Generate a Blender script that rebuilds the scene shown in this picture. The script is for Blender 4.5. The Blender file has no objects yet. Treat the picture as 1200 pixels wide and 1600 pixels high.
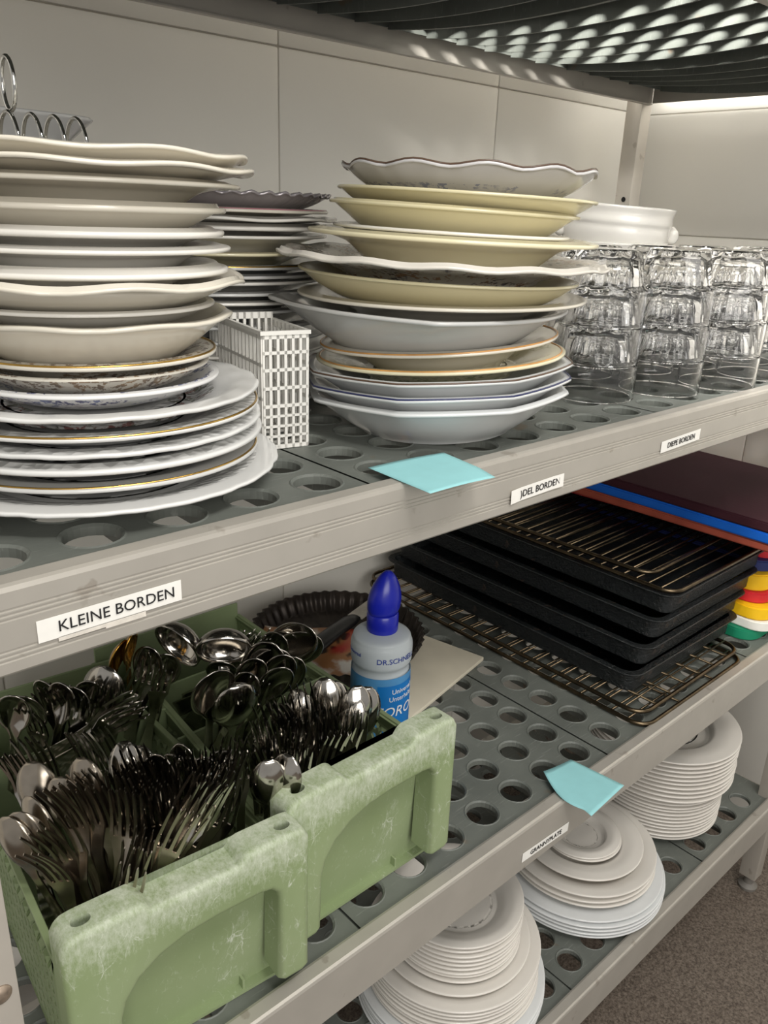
import bpy, bmesh, math, random
from mathutils import Vector, Matrix
C = bpy.context.scene.collection
SC = bpy.context.scene
PI = math.pi
random.seed(7)

# ------------------------------------------------------------------ camera, light, exposure
# origin: front top edge of the upper shelf; X runs along the shelf, Y into it, Z up
FL = -0.99          # floor height
YAW, PITCH, ROLL, FPX = math.radians(42.753), math.radians(20.425), math.radians(2.121), 1271.0
CAM = Vector((0.0, -0.38, 0.1803))
fw = Vector((math.sin(YAW)*math.cos(PITCH), math.cos(YAW)*math.cos(PITCH), -math.sin(PITCH)))
r0 = Vector((math.cos(YAW), -math.sin(YAW), 0)); u0 = r0.cross(fw)
rt = r0*math.cos(ROLL) + u0*math.sin(ROLL); up = -r0*math.sin(ROLL) + u0*math.cos(ROLL)
cd = bpy.data.cameras.new('camera'); cam = bpy.data.objects.new('camera', cd); C.objects.link(cam)
cam.matrix_world = Matrix(((rt.x, up.x, -fw.x, CAM.x), (rt.y, up.y, -fw.y, CAM.y), (rt.z, up.z, -fw.z, CAM.z), (0, 0, 0, 1)))
cd.sensor_fit = 'VERTICAL'; cd.sensor_height = 36.0; cd.lens = FPX/1600*36.0
cd.clip_start = 0.01
SC.camera = cam

world = bpy.data.worlds.new('world'); SC.world = world; world.use_nodes = True
bg = world.node_tree.nodes['Background']; bg.inputs[0].default_value = (1.0, 0.975, 0.935, 1); bg.inputs[1].default_value = 0.38

def area(name, loc, target, sx, sy, power, col=(1, 0.97, 0.92), spread=180):
    l = bpy.data.lights.new(name, 'AREA'); l.shape = 'RECTANGLE'; l.size = sx; l.size_y = sy; l.energy = power; l.color = col; l.spread = math.radians(spread)
    o = bpy.data.objects.new(name, l); C.objects.link(o); o.location = loc
    o.rotation_euler = (Vector(target)-Vector(loc)).to_track_quat('-Z', 'Y').to_euler()
    return o
area('ceiling_light', (0.85, -0.90, 1.75), (0.60, 0.1, -0.1), 1.3, 0.45, 13)
area('ceiling_light_left', (0.15, -0.72, 1.05), (0.95, 0.25, 0.4), 0.40, 0.16, 8.5)
area('deck_hole_fill', (0.32, -0.12, 0.80), (1.05, 0.22, 0.40), 0.34, 0.14, 8.5, spread=70)  # added narrow-beam lamp, strengthens the light spots through the top deck holes
area('front_fill', (-0.5, -2.3, 0.75), (0.45, 0.5, 0.2), 2.0, 1.1, 40)  # added frontal fill for the wall, stands in for bounce from the room

vs = SC.view_settings
vs.view_transform = 'Standard'; vs.look = 'None'; vs.gamma = 1.0; vs.use_curve_mapping = False; vs.exposure = 0.0
SC.cycles.max_bounces = 20; SC.cycles.transmission_bounces = 20; SC.cycles.glossy_bounces = 6; SC.cycles.transparent_max_bounces = 16

def unproject(x, y, z):
    """point on the horizontal plane z that photo pixel (x, y) of 1200x1600 looks at"""
    d = fw + rt*((x-600)/FPX) - up*((y-800)/FPX)
    t = (z-CAM.z)/d.z
    return CAM + d*t

# ------------------------------------------------------------------ materials
def s2l(c):
    return tuple(((v/12.92) if v <= 0.04045 else ((v+0.055)/1.055)**2.4) for v in c)
def rgb(r, g, b): return (*s2l((r/255, g/255, b/255)), 1)
class NT:
    def __init__(s, name):
        s.m = bpy.data.materials.new(name); s.m.use_nodes = True; s.t = s.m.node_tree
        s.p = s.t.nodes['Principled BSDF']
    def n(s, typ, **kw):
        nd = s.t.nodes.new(typ)
        for k, v in kw.items():
            if k.startswith('i_'):
                nm = k[2:]; nm = int(nm) if nm.isdigit() else nm
                nd.inputs[nm].default_value = v
            else: setattr(nd, k, v)
        return nd
    def l(s, a, b): s.t.links.new(a, b)
    def coord(s, kind='Object', scale=(1, 1, 1)):
        c = s.n('ShaderNodeTexCoord'); mp = s.n('ShaderNodeMapping'); mp.inputs['Scale'].default_value = scale
        s.l(c.outputs[kind], mp.inputs[0]); return mp.outputs[0]
    def noise(s, co, scale, detail=3, rough=0.5):
        t = s.n('ShaderNodeTexNoise'); t.inputs['Scale'].default_value = scale; t.inputs['Detail'].default_value = detail
        t.inputs['Roughness'].default_value = rough; s.l(co, t.inputs['Vector']); return t.outputs[0]
    def ramp(s, fac, p0, p1, c0=(0, 0, 0, 1), c1=(1, 1, 1, 1)):
        r = s.n('ShaderNodeValToRGB'); e = r.color_ramp.elements
        e[0].position = p0; e[0].color = c0; e[1].position = p1; e[1].color = c1
        s.l(fac, r.inputs[0]); return r.outputs[0]
    def mix(s, fac, a, b):
        m = s.n('ShaderNodeMix', data_type='RGBA')
        for sock, v in ((m.inputs[0], fac), (m.inputs[6], a), (m.inputs[7], b)):
            if isinstance(v, (tuple, float, int)): sock.default_value = v
            else: s.l(v, sock)
        return m.outputs[2]
    def math(s, op, a, b=0.0):
        m = s.n('ShaderNodeMath', operation=op)
        for sock, v in ((m.inputs[0], a), (m.inputs[1], b)):
            if isinstance(v, (float, int)): sock.default_value = v
            else: s.l(v, sock)
        return m.outputs[0]
    def bump(s, h, strength, dist=0.001):
        b = s.n('ShaderNodeBump'); b.inputs['Strength'].default_value = strength; b.inputs['Distance'].default_value = dist
        s.l(h, b.inputs['Height']); s.l(b.outputs[0], s.p.inputs['Normal'])
    def base(s, v):
        if isinstance(v, tuple): s.p.inputs['Base Color'].default_value = v
        else: s.l(v, s.p.inputs['Base Color'])
    def set(s, **kw):
        for k, v in kw.items(): s.p.inputs[k.replace('_', ' ')].default_value = v
        return s
def simple(name, col, rough=0.5, metal=0.0, var=0.06, scale=30, bump=0.0, coat=0.0):
    t = NT(name); co = t.coord(); n = t.noise(co, scale)
    lo = tuple(max(0, c*(1-var)) for c in col[:3])+(1,); hi = tuple(min(1, c*(1+var)) for c in col[:3])+(1,)
    t.base(t.ramp(n, 0.3, 0.7, lo, hi)); t.set(Roughness=rough, Metallic=metal)
    if coat: t.set(Coat_Weight=coat)
    if bump: t.bump(n, bump)
    return t.m

def m_wall():
    t = NT('wall_enamel'); co = t.coord(); n = t.noise(co, 3)
    base = t.ramp(n, 0.3, 0.7, rgb(216, 213, 205), rgb(222, 219, 211))
    v = t.n('ShaderNodeTexVoronoi'); v.inputs['Scale'].default_value = 9; t.l(co, v.inputs['Vector'])
    spot = t.ramp(v.outputs['Distance'], 0.018, 0.03, (1, 1, 1, 1), (0, 0, 0, 1))
    pick = t.ramp(t.noise(co, 5.3), 0.56, 0.58)
    base = t.mix(t.math('MULTIPLY', t.math('MULTIPLY', spot, pick), 0.7), base, rgb(120, 95, 65))
    t.base(base); t.set(Roughness=0.33); t.bump(t.noise(co, 9, 2), 0.15, 0.002); return t.m
def m_painted_metal(name, c, rough=0.42):
    t = NT(name); co = t.coord(); n = t.noise(co, 25, 6); sm = t.noise(co, 160, 2)
    b = t.ramp(n, 0.3, 0.75, tuple(x*0.9 for x in c[:3])+(1,), c)
    b = t.mix(t.math('MULTIPLY', t.ramp(t.noise(co, 38, 4), 0.66, 0.70), 0.35), b, rgb(120, 105, 90))
    t.base(b); t.set(Roughness=rough, Metallic=0.35); t.bump(sm, 0.06); return t.m
def m_deck():
    t = NT('deck_plastic'); co = t.coord(); n = t.noise(co, 14, 6, 0.6)
    b = t.ramp(n, 0.3, 0.75, rgb(92, 96, 91), rgb(113, 117, 111))
    sc = t.noise(t.coord(scale=(4, 60, 10)), 9, 4)
    b = t.mix(t.math('MULTIPLY', t.ramp(sc, 0.62, 0.7), 0.25), b, rgb(165, 168, 162))
    dirt = t.ramp(t.noise(co, 22, 2), 0.70, 0.74)
    b = t.mix(t.math('MULTIPLY', dirt, 0.5), b, rgb(112, 88, 62))
    t.base(b); t.set(Roughness=0.5); t.bump(t.noise(co, 300, 2), 0.12, 0.0006); return t.m
def m_porcelain(name, c, pattern=None, relief=False, band=(0.7, 0.95), R=0.1, rough=0.16):
    t = NT(name); co = t.coord(); n = t.noise(co, 20, 3)
    b = t.ramp(n, 0.3, 0.7, tuple(x*0.95 for x in c[:3])+(1,), c)
    if pattern or relief:
        sx = t.n('ShaderNodeSeparateXYZ'); t.l(co, sx.inputs[0])
        r = t.math('SQRT', t.math('ADD', t.math('POWER', sx.outputs[0], 2.0), t.math('POWER', sx.outputs[1], 2.0)))
        msk = t.math('MULTIPLY', t.math('GREATER_THAN', r, band[0]*R), t.math('LESS_THAN', r, band[1]*R))
    if pattern:
        fl = t.ramp(t.noise(co, 190, 5, 0.65), 0.50, 0.54)
        k = t.ramp(t.noise(co, 42, 3), 0.46, 0.50)
        col = t.mix(t.ramp(t.noise(co, 70, 1), 0.45, 0.55), pattern[0], pattern[1])
        b = t.mix(t.math('MULTIPLY', t.math('MULTIPLY', t.math('MULTIPLY', fl, k), msk), 0.85), b, col)
    if relief:
        v2 = t.n('ShaderNodeTexVoronoi'); v2.inputs['Scale'].default_value = 150; t.l(co, v2.inputs['Vector'])
        t.bump(t.math('MULTIPLY', v2.outputs['Distance'], msk), 0.6, 0.0025)
    t.base(b); t.set(Roughness=rough, Coat_Weight=0.3, Coat_Roughness=0.05); return t.m
def m_crate():
    t = NT('green_crate_plastic'); co = t.coord(); n = t.noise(co, 12, 4)
    b = t.ramp(n, 0.3, 0.7, rgb(132, 148, 106), rgb(146, 160, 122))
    sx = t.n('ShaderNodeSeparateXYZ'); t.l(co, sx.inputs[0])
    top = t.ramp(sx.outputs[2], 0.118, 0.150)        # wear collects on the handled top edge
    front = t.ramp(sx.outputs[1], 0.030, 0.036, (1, 1, 1, 1), (0, 0, 0, 1))
    n1 = t.noise(t.coord(scale=(1, 1, 0.7)), 26, 12, 0.8); n2 = t.noise(t.coord(scale=(1, .6, 0.35)), 330, 5, 0.8)
    sum_ = t.math('ADD', t.math('MULTIPLY', n1, 0.60), t.math('MULTIPLY', n2, 0.45))
    sum_ = t.math('ADD', sum_, t.math('MULTIPLY', top, 0.145))
    scuff = t.ramp(sum_, 0.57, 0.80)
    vo = t.n('ShaderNodeTexVoronoi', feature='DISTANCE_TO_EDGE'); vo.inputs['Scale'].default_value = 75
    wob = t.n('ShaderNodeMixRGB'); wob.blend_type = 'ADD'; wob.inputs[0].default_value = 0.035; t.l(t.coord(scale=(1, 1, 0.55)), wob.inputs[1]); nz = t.n('ShaderNodeTexNoise'); nz.inputs['Scale'].default_value = 25; t.l(co, nz.inputs[0]); t.l(nz.outputs[1], wob.inputs[2]); t.l(wob.outputs[0], vo.inputs['Vector'])
    line = t.ramp(vo.outputs[0], 0.012, 0.03, (1, 1, 1, 1), (0, 0, 0, 1))
    line = t.math('MULTIPLY', line, t.ramp(sum_, 0.50, 0.62))
    scuff = t.math('MAXIMUM', scuff, t.math('MULTIPLY', line, t.ramp(n1, 0.48, 0.6)))
    b = t.mix(t.math('MULTIPLY', t.math('MULTIPLY', scuff, front), 0.85), b, rgb(205, 211, 195))
    t.base(b); t.set(Roughness=0.52); t.bump(n2, 0.12, 0.0006); return t.m
def m_enamel_black():
    t = NT('black_enamel'); co = t.coord(); n = t.noise(co, 230, 4, 0.7); n2 = t.noise(co, 40, 3)
    b = t.ramp(n2, 0.35, 0.75, rgb(14, 19, 21), rgb(30, 34, 34))
    b = t.mix(t.math('MULTIPLY', t.ramp(t.noise(co, 60, 5), 0.63, 0.68), 0.6), b, rgb(70, 55, 45))
    t.base(b); t.set(Roughness=0.2); t.bump(n, 1.0, 0.0035); return t.m
def m_floor():
    t = NT('floor_resin'); co = t.coord('Object'); n = t.noise(co, 260, 3, 0.7); n2 = t.noise(co, 5, 4)
    b = t.ramp(n, 0.35, 0.7, rgb(72, 62, 54), rgb(140, 128, 116))
    b = t.mix(t.math('MULTIPLY', t.ramp(n2, 0.45, 0.75), 0.35), b, rgb(84, 70, 58))
    b = t.mix(t.math('MULTIPLY', t.ramp(t.noise(co, 34, 3), 0.745, 0.77), 0.55), b, rgb(150, 112, 60))
    t.base(b); t.set(Roughness=0.55); t.bump(n, 0.4, 0.002); return t.m
def m_steel(name, c, rough=0.16, dark=0.35):
    t = NT(name); co = t.coord(); n = t.noise(co, 60, 4)
    t.base(t.ramp(n, 0.3, 0.7, tuple(x*(1-dark) for x in c[:3])+(1,), c)); t.set(Metallic=1.0, Roughness=rough); return t.m
def m_glass(name, col=(1, 1, 1, 1), rough=0.0, ior=1.48):
    t = NT(name); t.base(col); t.set(Roughness=rough, IOR=ior, Transmission_Weight=1.0); return t.m

M = {}
M['wall'] = m_wall(); M['joint'] = simple('joint_grout', rgb(180, 174, 164), 0.6)
M['fascia'] = m_painted_metal('shelf_paint', rgb(186, 181, 172)); M['post'] = m_painted_metal('post_paint', rgb(200, 194, 184))
M['deck'] = m_deck(); M['floor'] = m_floor()
M['white'] = m_porcelain('white_porcelain', rgb(232, 229, 222)); M['cool'] = m_porcelain('cool_white_porcelain', rgb(220, 222, 222))
M['warm'] = m_porcelain('ivory_porcelain', rgb(226, 220, 206)); M['cream'] = m_porcelain('cream_porcelain', rgb(230, 222, 188))
M['butter'] = m_porcelain('butter_porcelain', rgb(220, 211, 174)); M['grey'] = m_porcelain('grey_white_porcelain', rgb(205, 205, 203))
M['hotel'] = m_porcelain('hotel_porcelain', rgb(226, 221, 213), rough=0.25)
M['relief'] = m_porcelain('relief_porcelain', rgb(224, 224, 222), relief=True, band=(0.68, 0.98), R=0.107)
M['brownflower'] = m_porcelain('brown_flower_porcelain', rgb(216, 211, 199), pattern=(rgb(105, 85, 70), rgb(140, 110, 75)), band=(0.62, 0.93), R=0.08)
M['blueflower'] = m_porcelain('blue_flower_porcelain', rgb(226, 226, 226), pattern=(rgb(40, 50, 110), rgb(80, 95, 150)), band=(0.62, 0.97), R=0.08)
M['mixflower'] = m_porcelain('mixed_flower_porcelain', rgb(222, 217, 207), pattern=(rgb(60, 60, 85), rgb(165, 115, 75)), band=(0.6, 0.97), R=0.13)
M['redflower'] = m_porcelain('red_flower_porcelain', rgb(224, 224, 222), pattern=(rgb(150, 70, 60), rgb(90, 100, 70)), relief=True, band=(0.45, 0.72), R=0.107)
M['greenrim'] = m_porcelain('green_line_porcelain', rgb(226, 220, 188), pattern=(rgb(150, 160, 120), rgb(180, 178, 140)), band=(0.6, 0.9), R=0.107)
M['blueshade'] = m_porcelain('blue_shaded_porcelain', rgb(205, 203, 203), pattern=(rgb(130, 135, 160), rgb(160, 160, 175)), band=(0.6, 0.85), R=0.1)
M['gold'] = simple('gilding', rgb(212, 172, 92), 0.22, 1.0, 0.2, 60); M['orange'] = simple('orange_glaze', rgb(205, 150, 85), 0.2, 0, 0.2, 60)
M['pinkline'] = simple('pink_glaze', rgb(178, 120, 130), 0.2); M['navyline'] = simple('navy_glaze', rgb(50, 55, 95), 0.2); M['brownline'] = simple('brown_glaze', rgb(95, 75, 62), 0.25)
M['glass'] = m_glass('tumbler_glass'); M['fluted'] = simple('pewter', rgb(176, 170, 174), 0.22, 0.45, 0.08)
M['crate'] = m_crate(); M['enamel'] = m_enamel_black()
M['steel'] = m_steel('cutlery_steel', rgb(205, 200, 192), 0.13); M['worn'] = m_steel('worn_steel', rgb(186, 176, 162), 0.24)
M['goldsteel'] = m_steel('gold_steel', rgb(196, 150, 70), 0.2); M['chrome'] = m_steel('chrome_wire', rgb(215, 215, 212), 0.08, 0.1)
M['rackwire'] = m_steel('browned_wire', rgb(112, 98, 78), 0.3, 0.5)
M['basket'] = simple('white_plastic', rgb(232, 230, 224), 0.35, 0, 0.03)
M['note'] = simple('turquoise_paper', rgb(148, 206, 210), 0.75, 0, 0.03, 60); M['tape'] = simple('white_label_tape', rgb(238, 236, 230), 0.5, 0, 0.03, 90)
M['torn'] = simple('torn_paper', rgb(214, 208, 198), 0.9, 0, 0.1, 200); M['ink'] = simple('black_ink', rgb(25, 24, 26), 0.6)
M['bluecap'] = simple('blue_cap_plastic', rgb(28, 38, 168), 0.28); M['navyink'] = simple('blue_print', rgb(40, 62, 150), 0.5); M['whiteink'] = simple('white_print', rgb(245, 246, 248), 0.5)
M['labelblue'] = simple('blue_label', rgb(18, 120, 200), 0.4)
M['board'] = simple('stained_board', rgb(222, 214, 194), 0.6, 0, 0.1, 14); M['tin'] = simple('dark_baking_tin', rgb(52, 45, 40), 0.38, 0.6, 0.4, 40)
M['maroon'] = simple('maroon_board', rgb(58, 28, 36), 0.75, 0, 0.05, 300, 0.2); M['maroon'].node_tree.nodes['Principled BSDF'].inputs['Specular IOR Level'].default_value = 0.2
M['blue'] = simple('blue_board', rgb(10, 92, 190), 0.5, 0, 0.05)
M['brown'] = simple('brown_board', rgb(150, 70, 52), 0.55, 0, 0.12); M['darkred'] = simple('dark_red_board', rgb(165, 32, 38), 0.55); M['red'] = simple('red_board', rgb(200, 36, 44), 0.5); M['navy'] = simple('navy_board', rgb(36, 48, 105), 0.5)
M['yellow'] = simple('yellow_board', rgb(240, 190, 20), 0.5); M['whiteb'] = simple('white_board', rgb(232, 230, 222), 0.5); M['greenb'] = simple('green_board', rgb(20, 130, 95), 0.5)
M['blackhole'] = simple('bolt_hole', rgb(18, 17, 16), 0.9); M['screw'] = simple('rusty_screw', rgb(150, 135, 120), 0.5, 0.6, 0.3, 200)
M['foot'] = simple('grey_foot', rgb(120, 116, 110), 0.5); M['blackplastic'] = simple('black_plastic', rgb(22, 22, 24), 0.35)
def m_leaflet():
    t = NT('printed_leaflet'); co = t.coord(); n = t.noise(co, 16, 4)
    b = t.ramp(n, 0.45, 0.52, rgb(226, 222, 214), rgb(170, 120, 78))
    b = t.mix(t.ramp(t.noise(co, 30, 2), 0.60, 0.64), b, rgb(60, 48, 42)); b = t.mix(t.math('MULTIPLY', t.ramp(t.noise(co, 11, 1), 0.66, 0.69), 0.9), b, rgb(180, 40, 45))
    t.base(b); t.set(Roughness=0.3); return t.m
M['leaflet'] = m_leaflet()
def m_bottle():
    t = NT('bottle_plastic'); t.base(rgb(214, 222, 226)); t.set(Roughness=0.3, IOR=1.3, Transmission_Weight=0.25); return t.m
M['bottle'] = m_bottle()
M['filled'] = simple('liquid_filled_plastic', rgb(84, 150, 205), 0.3, 0, 0.05)
M['liquid'] = simple('blue_liquid_in_bottle', rgb(66, 142, 205), 0.3, 0, 0.04)

# ------------------------------------------------------------------ mesh helpers
def mesh_obj(name, bm, mats, parent=None, smooth=False, angle=None):
    me = bpy.data.meshes.new(name)
    bm.normal_update(); bm.to_mesh(me); bm.free()
    for m in (mats if isinstance(mats, (list, tuple)) else [mats]): me.materials.append(M[m] if isinstance(m, str) else m)
    if smooth:
        me.polygons.foreach_set('use_smooth', [True]*len(me.polygons))
        if angle: 
            try: me.set_sharp_from_angle(angle=math.radians(angle))
            except Exception: pass
    o = bpy.data.objects.new(name, me); C.objects.link(o)
    if parent: o.parent = parent
    return o
def empty(name, loc=(0, 0, 0), rz=0.0):
    o = bpy.data.objects.new(name, None); o.empty_display_size = 0.02; o.location = loc; o.rotation_euler = (0, 0, rz); C.objects.link(o); return o
def tag(o, label, cat, group=None):
    o['label'] = label; o['category'] = cat
    if group: o['group'] = group
    return o
def struct(o, label=None):
    o['kind'] = 'structure'
    if label: o['label'] = label
    return o
def box(bm, x0, x1, y0, y1, z0, z1, mi=0, bevel=0.0, seg=2):
    r = bmesh.ops.create_cube(bm, size=1.0, matrix=Matrix.Translation(((x0+x1)/2, (y0+y1)/2, (z0+z1)/2)) @ Matrix.Diagonal((x1-x0, y1-y0, z1-z0, 1)))
    fs = list({f for v in r['verts'] for f in v.link_faces})
    for f in fs: f.material_index = mi
    if bevel:
        es = list({e for f in fs for e in f.edges})
        bmesh.ops.bevel(bm, geom=es, offset=bevel, segments=seg, affect='EDGES', profile=0.6, material=mi)
def tube(bm, pts, r, n=8, closed=False, cap=True, mi=0):
    pts = [Vector(p) for p in pts]; N = len(pts); rings = []
    ref = None
    for i, p in enumerate(pts):
        a = pts[(i-1) % N] if (closed or i > 0) else p; b = pts[(i+1) % N] if (closed or i < N-1) else p
        d = (b-a).normalized() if (b-a).length > 1e-9 else Vector((0, 0, 1))
        if ref is None:
            ref = d.orthogonal().normalized()
        ref = (ref - d*ref.dot(d)); ref = ref.normalized() if ref.length > 1e-6 else d.orthogonal().normalized()
        w = d.cross(ref); rr = r[i] if isinstance(r, (list, tuple)) else r
        rings.append([bm.verts.new(p + ref*(rr*math.cos(2*PI*k/n)) + w*(rr*math.sin(2*PI*k/n))) for k in range(n)])
    for i in range(N if closed else N-1):
        A, B = rings[i], rings[(i+1) % N]
        for k in range(n):
            f = bm.faces.new((A[k], A[(k+1) % n], B[(k+1) % n], B[k])); f.material_index = mi
    if cap and not closed:
        bm.faces.new(rings[0][::-1]).material_index = mi; bm.faces.new(rings[-1]).material_index = mi
def cr(pts, sub=3):
    """Catmull-Rom through 2-D points"""
    out = []
    n = len(pts)
    for i in range(n-1):
        p0, p1, p2, p3 = pts[max(i-1, 0)], pts[i], pts[i+1], pts[min(i+2, n-1)]
        for k in range(sub):
            t = k/sub; q = []
            for a in range(len(p1)):
                q.append(0.5*((2*p1[a]) + (-p0[a]+p2[a])*t + (2*p0[a]-5*p1[a]+4*p2[a]-p3[a])*t*t + (-p0[a]+3*p1[a]-3*p2[a]+p3[a])*t**3))
            out.append(tuple(q))
    out.append(pts[-1]); return out
def lathe(bm, prof, n=64, warp=None, mi=0, close=False):
    """prof: list of (r, z[, material]); warp(theta, r, z) -> (x, y, z)"""
    rings = []
    for p in prof:
        r, z = p[0], p[1]
        if r < 1e-6: rings.append([bm.verts.new((0, 0, z))]); continue
        ring = []
        for k in range(n):
            th = 2*PI*k/n
            ring.append(bm.verts.new(warp(th, r, z) if warp else (r*math.cos(th), r*math.sin(th), z)))
        rings.append(ring)
    pairs = list(zip(rings[:-1], rings[1:], prof[:-1]))
    if close: pairs.append((rings[-1], rings[0], prof[-1]))
    for A, B, p in pairs:
        m = p[2] if len(p) > 2 else mi
        for k in range(n):
            if len(A) == 1 and len(B) == 1: break
            if len(A) == 1: f = bm.faces.new((A[0], B[(k+1) % n], B[k]))
            elif len(B) == 1: f = bm.faces.new((A[k], A[(k+1) % n], B[0]))
            else: f = bm.faces.new((A[k], A[(k+1) % n], B[(k+1) % n], B[k]))
            f.material_index = m
def fix(bm): bmesh.ops.recalc_face_normals(bm, faces=bm.faces[:])
def extrude_x(bm, prof, x0, x1, mi=0):
    """closed (y, z) profile swept along X"""
    A = [bm.verts.new((x0, y, z)) for y, z in prof]; B = [bm.verts.new((x1, y, z)) for y, z in prof]
    n = len(prof)
    for i in range(n): bm.faces.new((A[i], B[i], B[(i+1) % n], A[(i+1) % n])).material_index = mi
    bm.faces.new(A[::-1]); bm.faces.new(B)
def text_mesh(txt, size, spacing=1.0):
    cu = bpy.data.curves.new('t', 'FONT'); cu.body = txt; cu.size = size; cu.align_x = 'CENTER'; cu.align_y = 'CENTER'; cu.extrude = 0.00012; cu.space_character = spacing
    cu.resolution_u = 3
    o = bpy.data.objects.new('t', cu); C.objects.link(o)
    dg = bpy.context.evaluated_depsgraph_get(); me = bpy.data.meshes.new_from_object(o.evaluated_get(dg))
    bpy.data.objects.remove(o); bpy.data.curves.remove(cu); return me
def boolean_cut(o, cutter_bm):
    me = bpy.data.meshes.new('cut'); cutter_bm.to_mesh(me); cutter_bm.free(); c = bpy.data.objects.new('cut', me); C.objects.link(c)
    c.matrix_world = o.matrix_world
    md = o.modifiers.new('b', 'BOOLEAN'); md.operation = 'DIFFERENCE'; md.object = c; md.solver = 'EXACT'
    dg = bpy.context.evaluated_depsgraph_get(); nm = bpy.data.meshes.new_from_object(o.evaluated_get(dg)); nm.name = o.name
    o.modifiers.remove(md); o.data = nm; bpy.data.objects.remove(c)
ORD = ['topmost', 'second', 'third', 'fourth', 'fifth', 'sixth', 'seventh', 'eighth', 'ninth', 'tenth', 'eleventh', 'twelfth', 'thirteenth', 'fourteenth',
       'fifteenth', 'sixteenth', 'seventeenth', 'eighteenth', 'nineteenth', 'twentieth', 'twenty-first', 'twenty-second', 'twenty-third', 'twenty-fourth']

# ------------------------------------------------------------------ room: walls, floor
WY, WX = 0.57, 1.53      # faces of the back and right wall
def panel_wall(name, us, vs_, place, label):
    bm = bmesh.new(); g = 0.0005
    for a, b in zip(us[:-1], us[1:]):
        for c, d in zip(vs_[:-1], vs_[1:]):
            x0, x1, y0, y1, z0, z1 = place(a+g, b-g, c+g, d-g)
            box(bm, x0, x1, y0, y1, z0, z1, 0, 0.0036, 2)
    x0, x1, y0, y1, z0, z1 = place(us[0], us[-1], vs_[0], vs_[-1], True)
    box(bm, x0, x1, y0, y1, z0, z1, 1)
    return struct(mesh_obj(name, bm, ['wall', 'joint'], smooth=True, angle=35), label)
bz = [FL, -0.685, -0.265, 0.366, 0.79, 1.1]
panel_wall('wall_back', [-1.02, -0.596, -0.174, 0.248, 0.67, 1.092, WX+0.012], bz,
           lambda a, b, c, d, back=False: (a, b, WY, WY+0.014, c, d) if not back else (a, b, WY+0.003, WY+0.05, c, d), 'white glossy wall panels behind the shelving')
panel_wall('wall_right', [-0.93, -0.508, -0.086, 0.336-0.07, WY], [FL, -0.58, -0.27, 0.152, 0.366, 0.79, 1.1],
           lambda a, b, c, d, back=False: (WX, WX+0.014, a, b, c, d) if not back else (WX+0.003, WX+0.05, a, b, c, d), 'white glossy wall panels at the right end of the shelving')
bm = bmesh.new(); box(bm, -1.2, WX+0.05, -2.2, WY+0.05, FL-0.05, FL); struct(mesh_obj('floor', bm, 'floor'), 'speckled brown resin floor')

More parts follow.
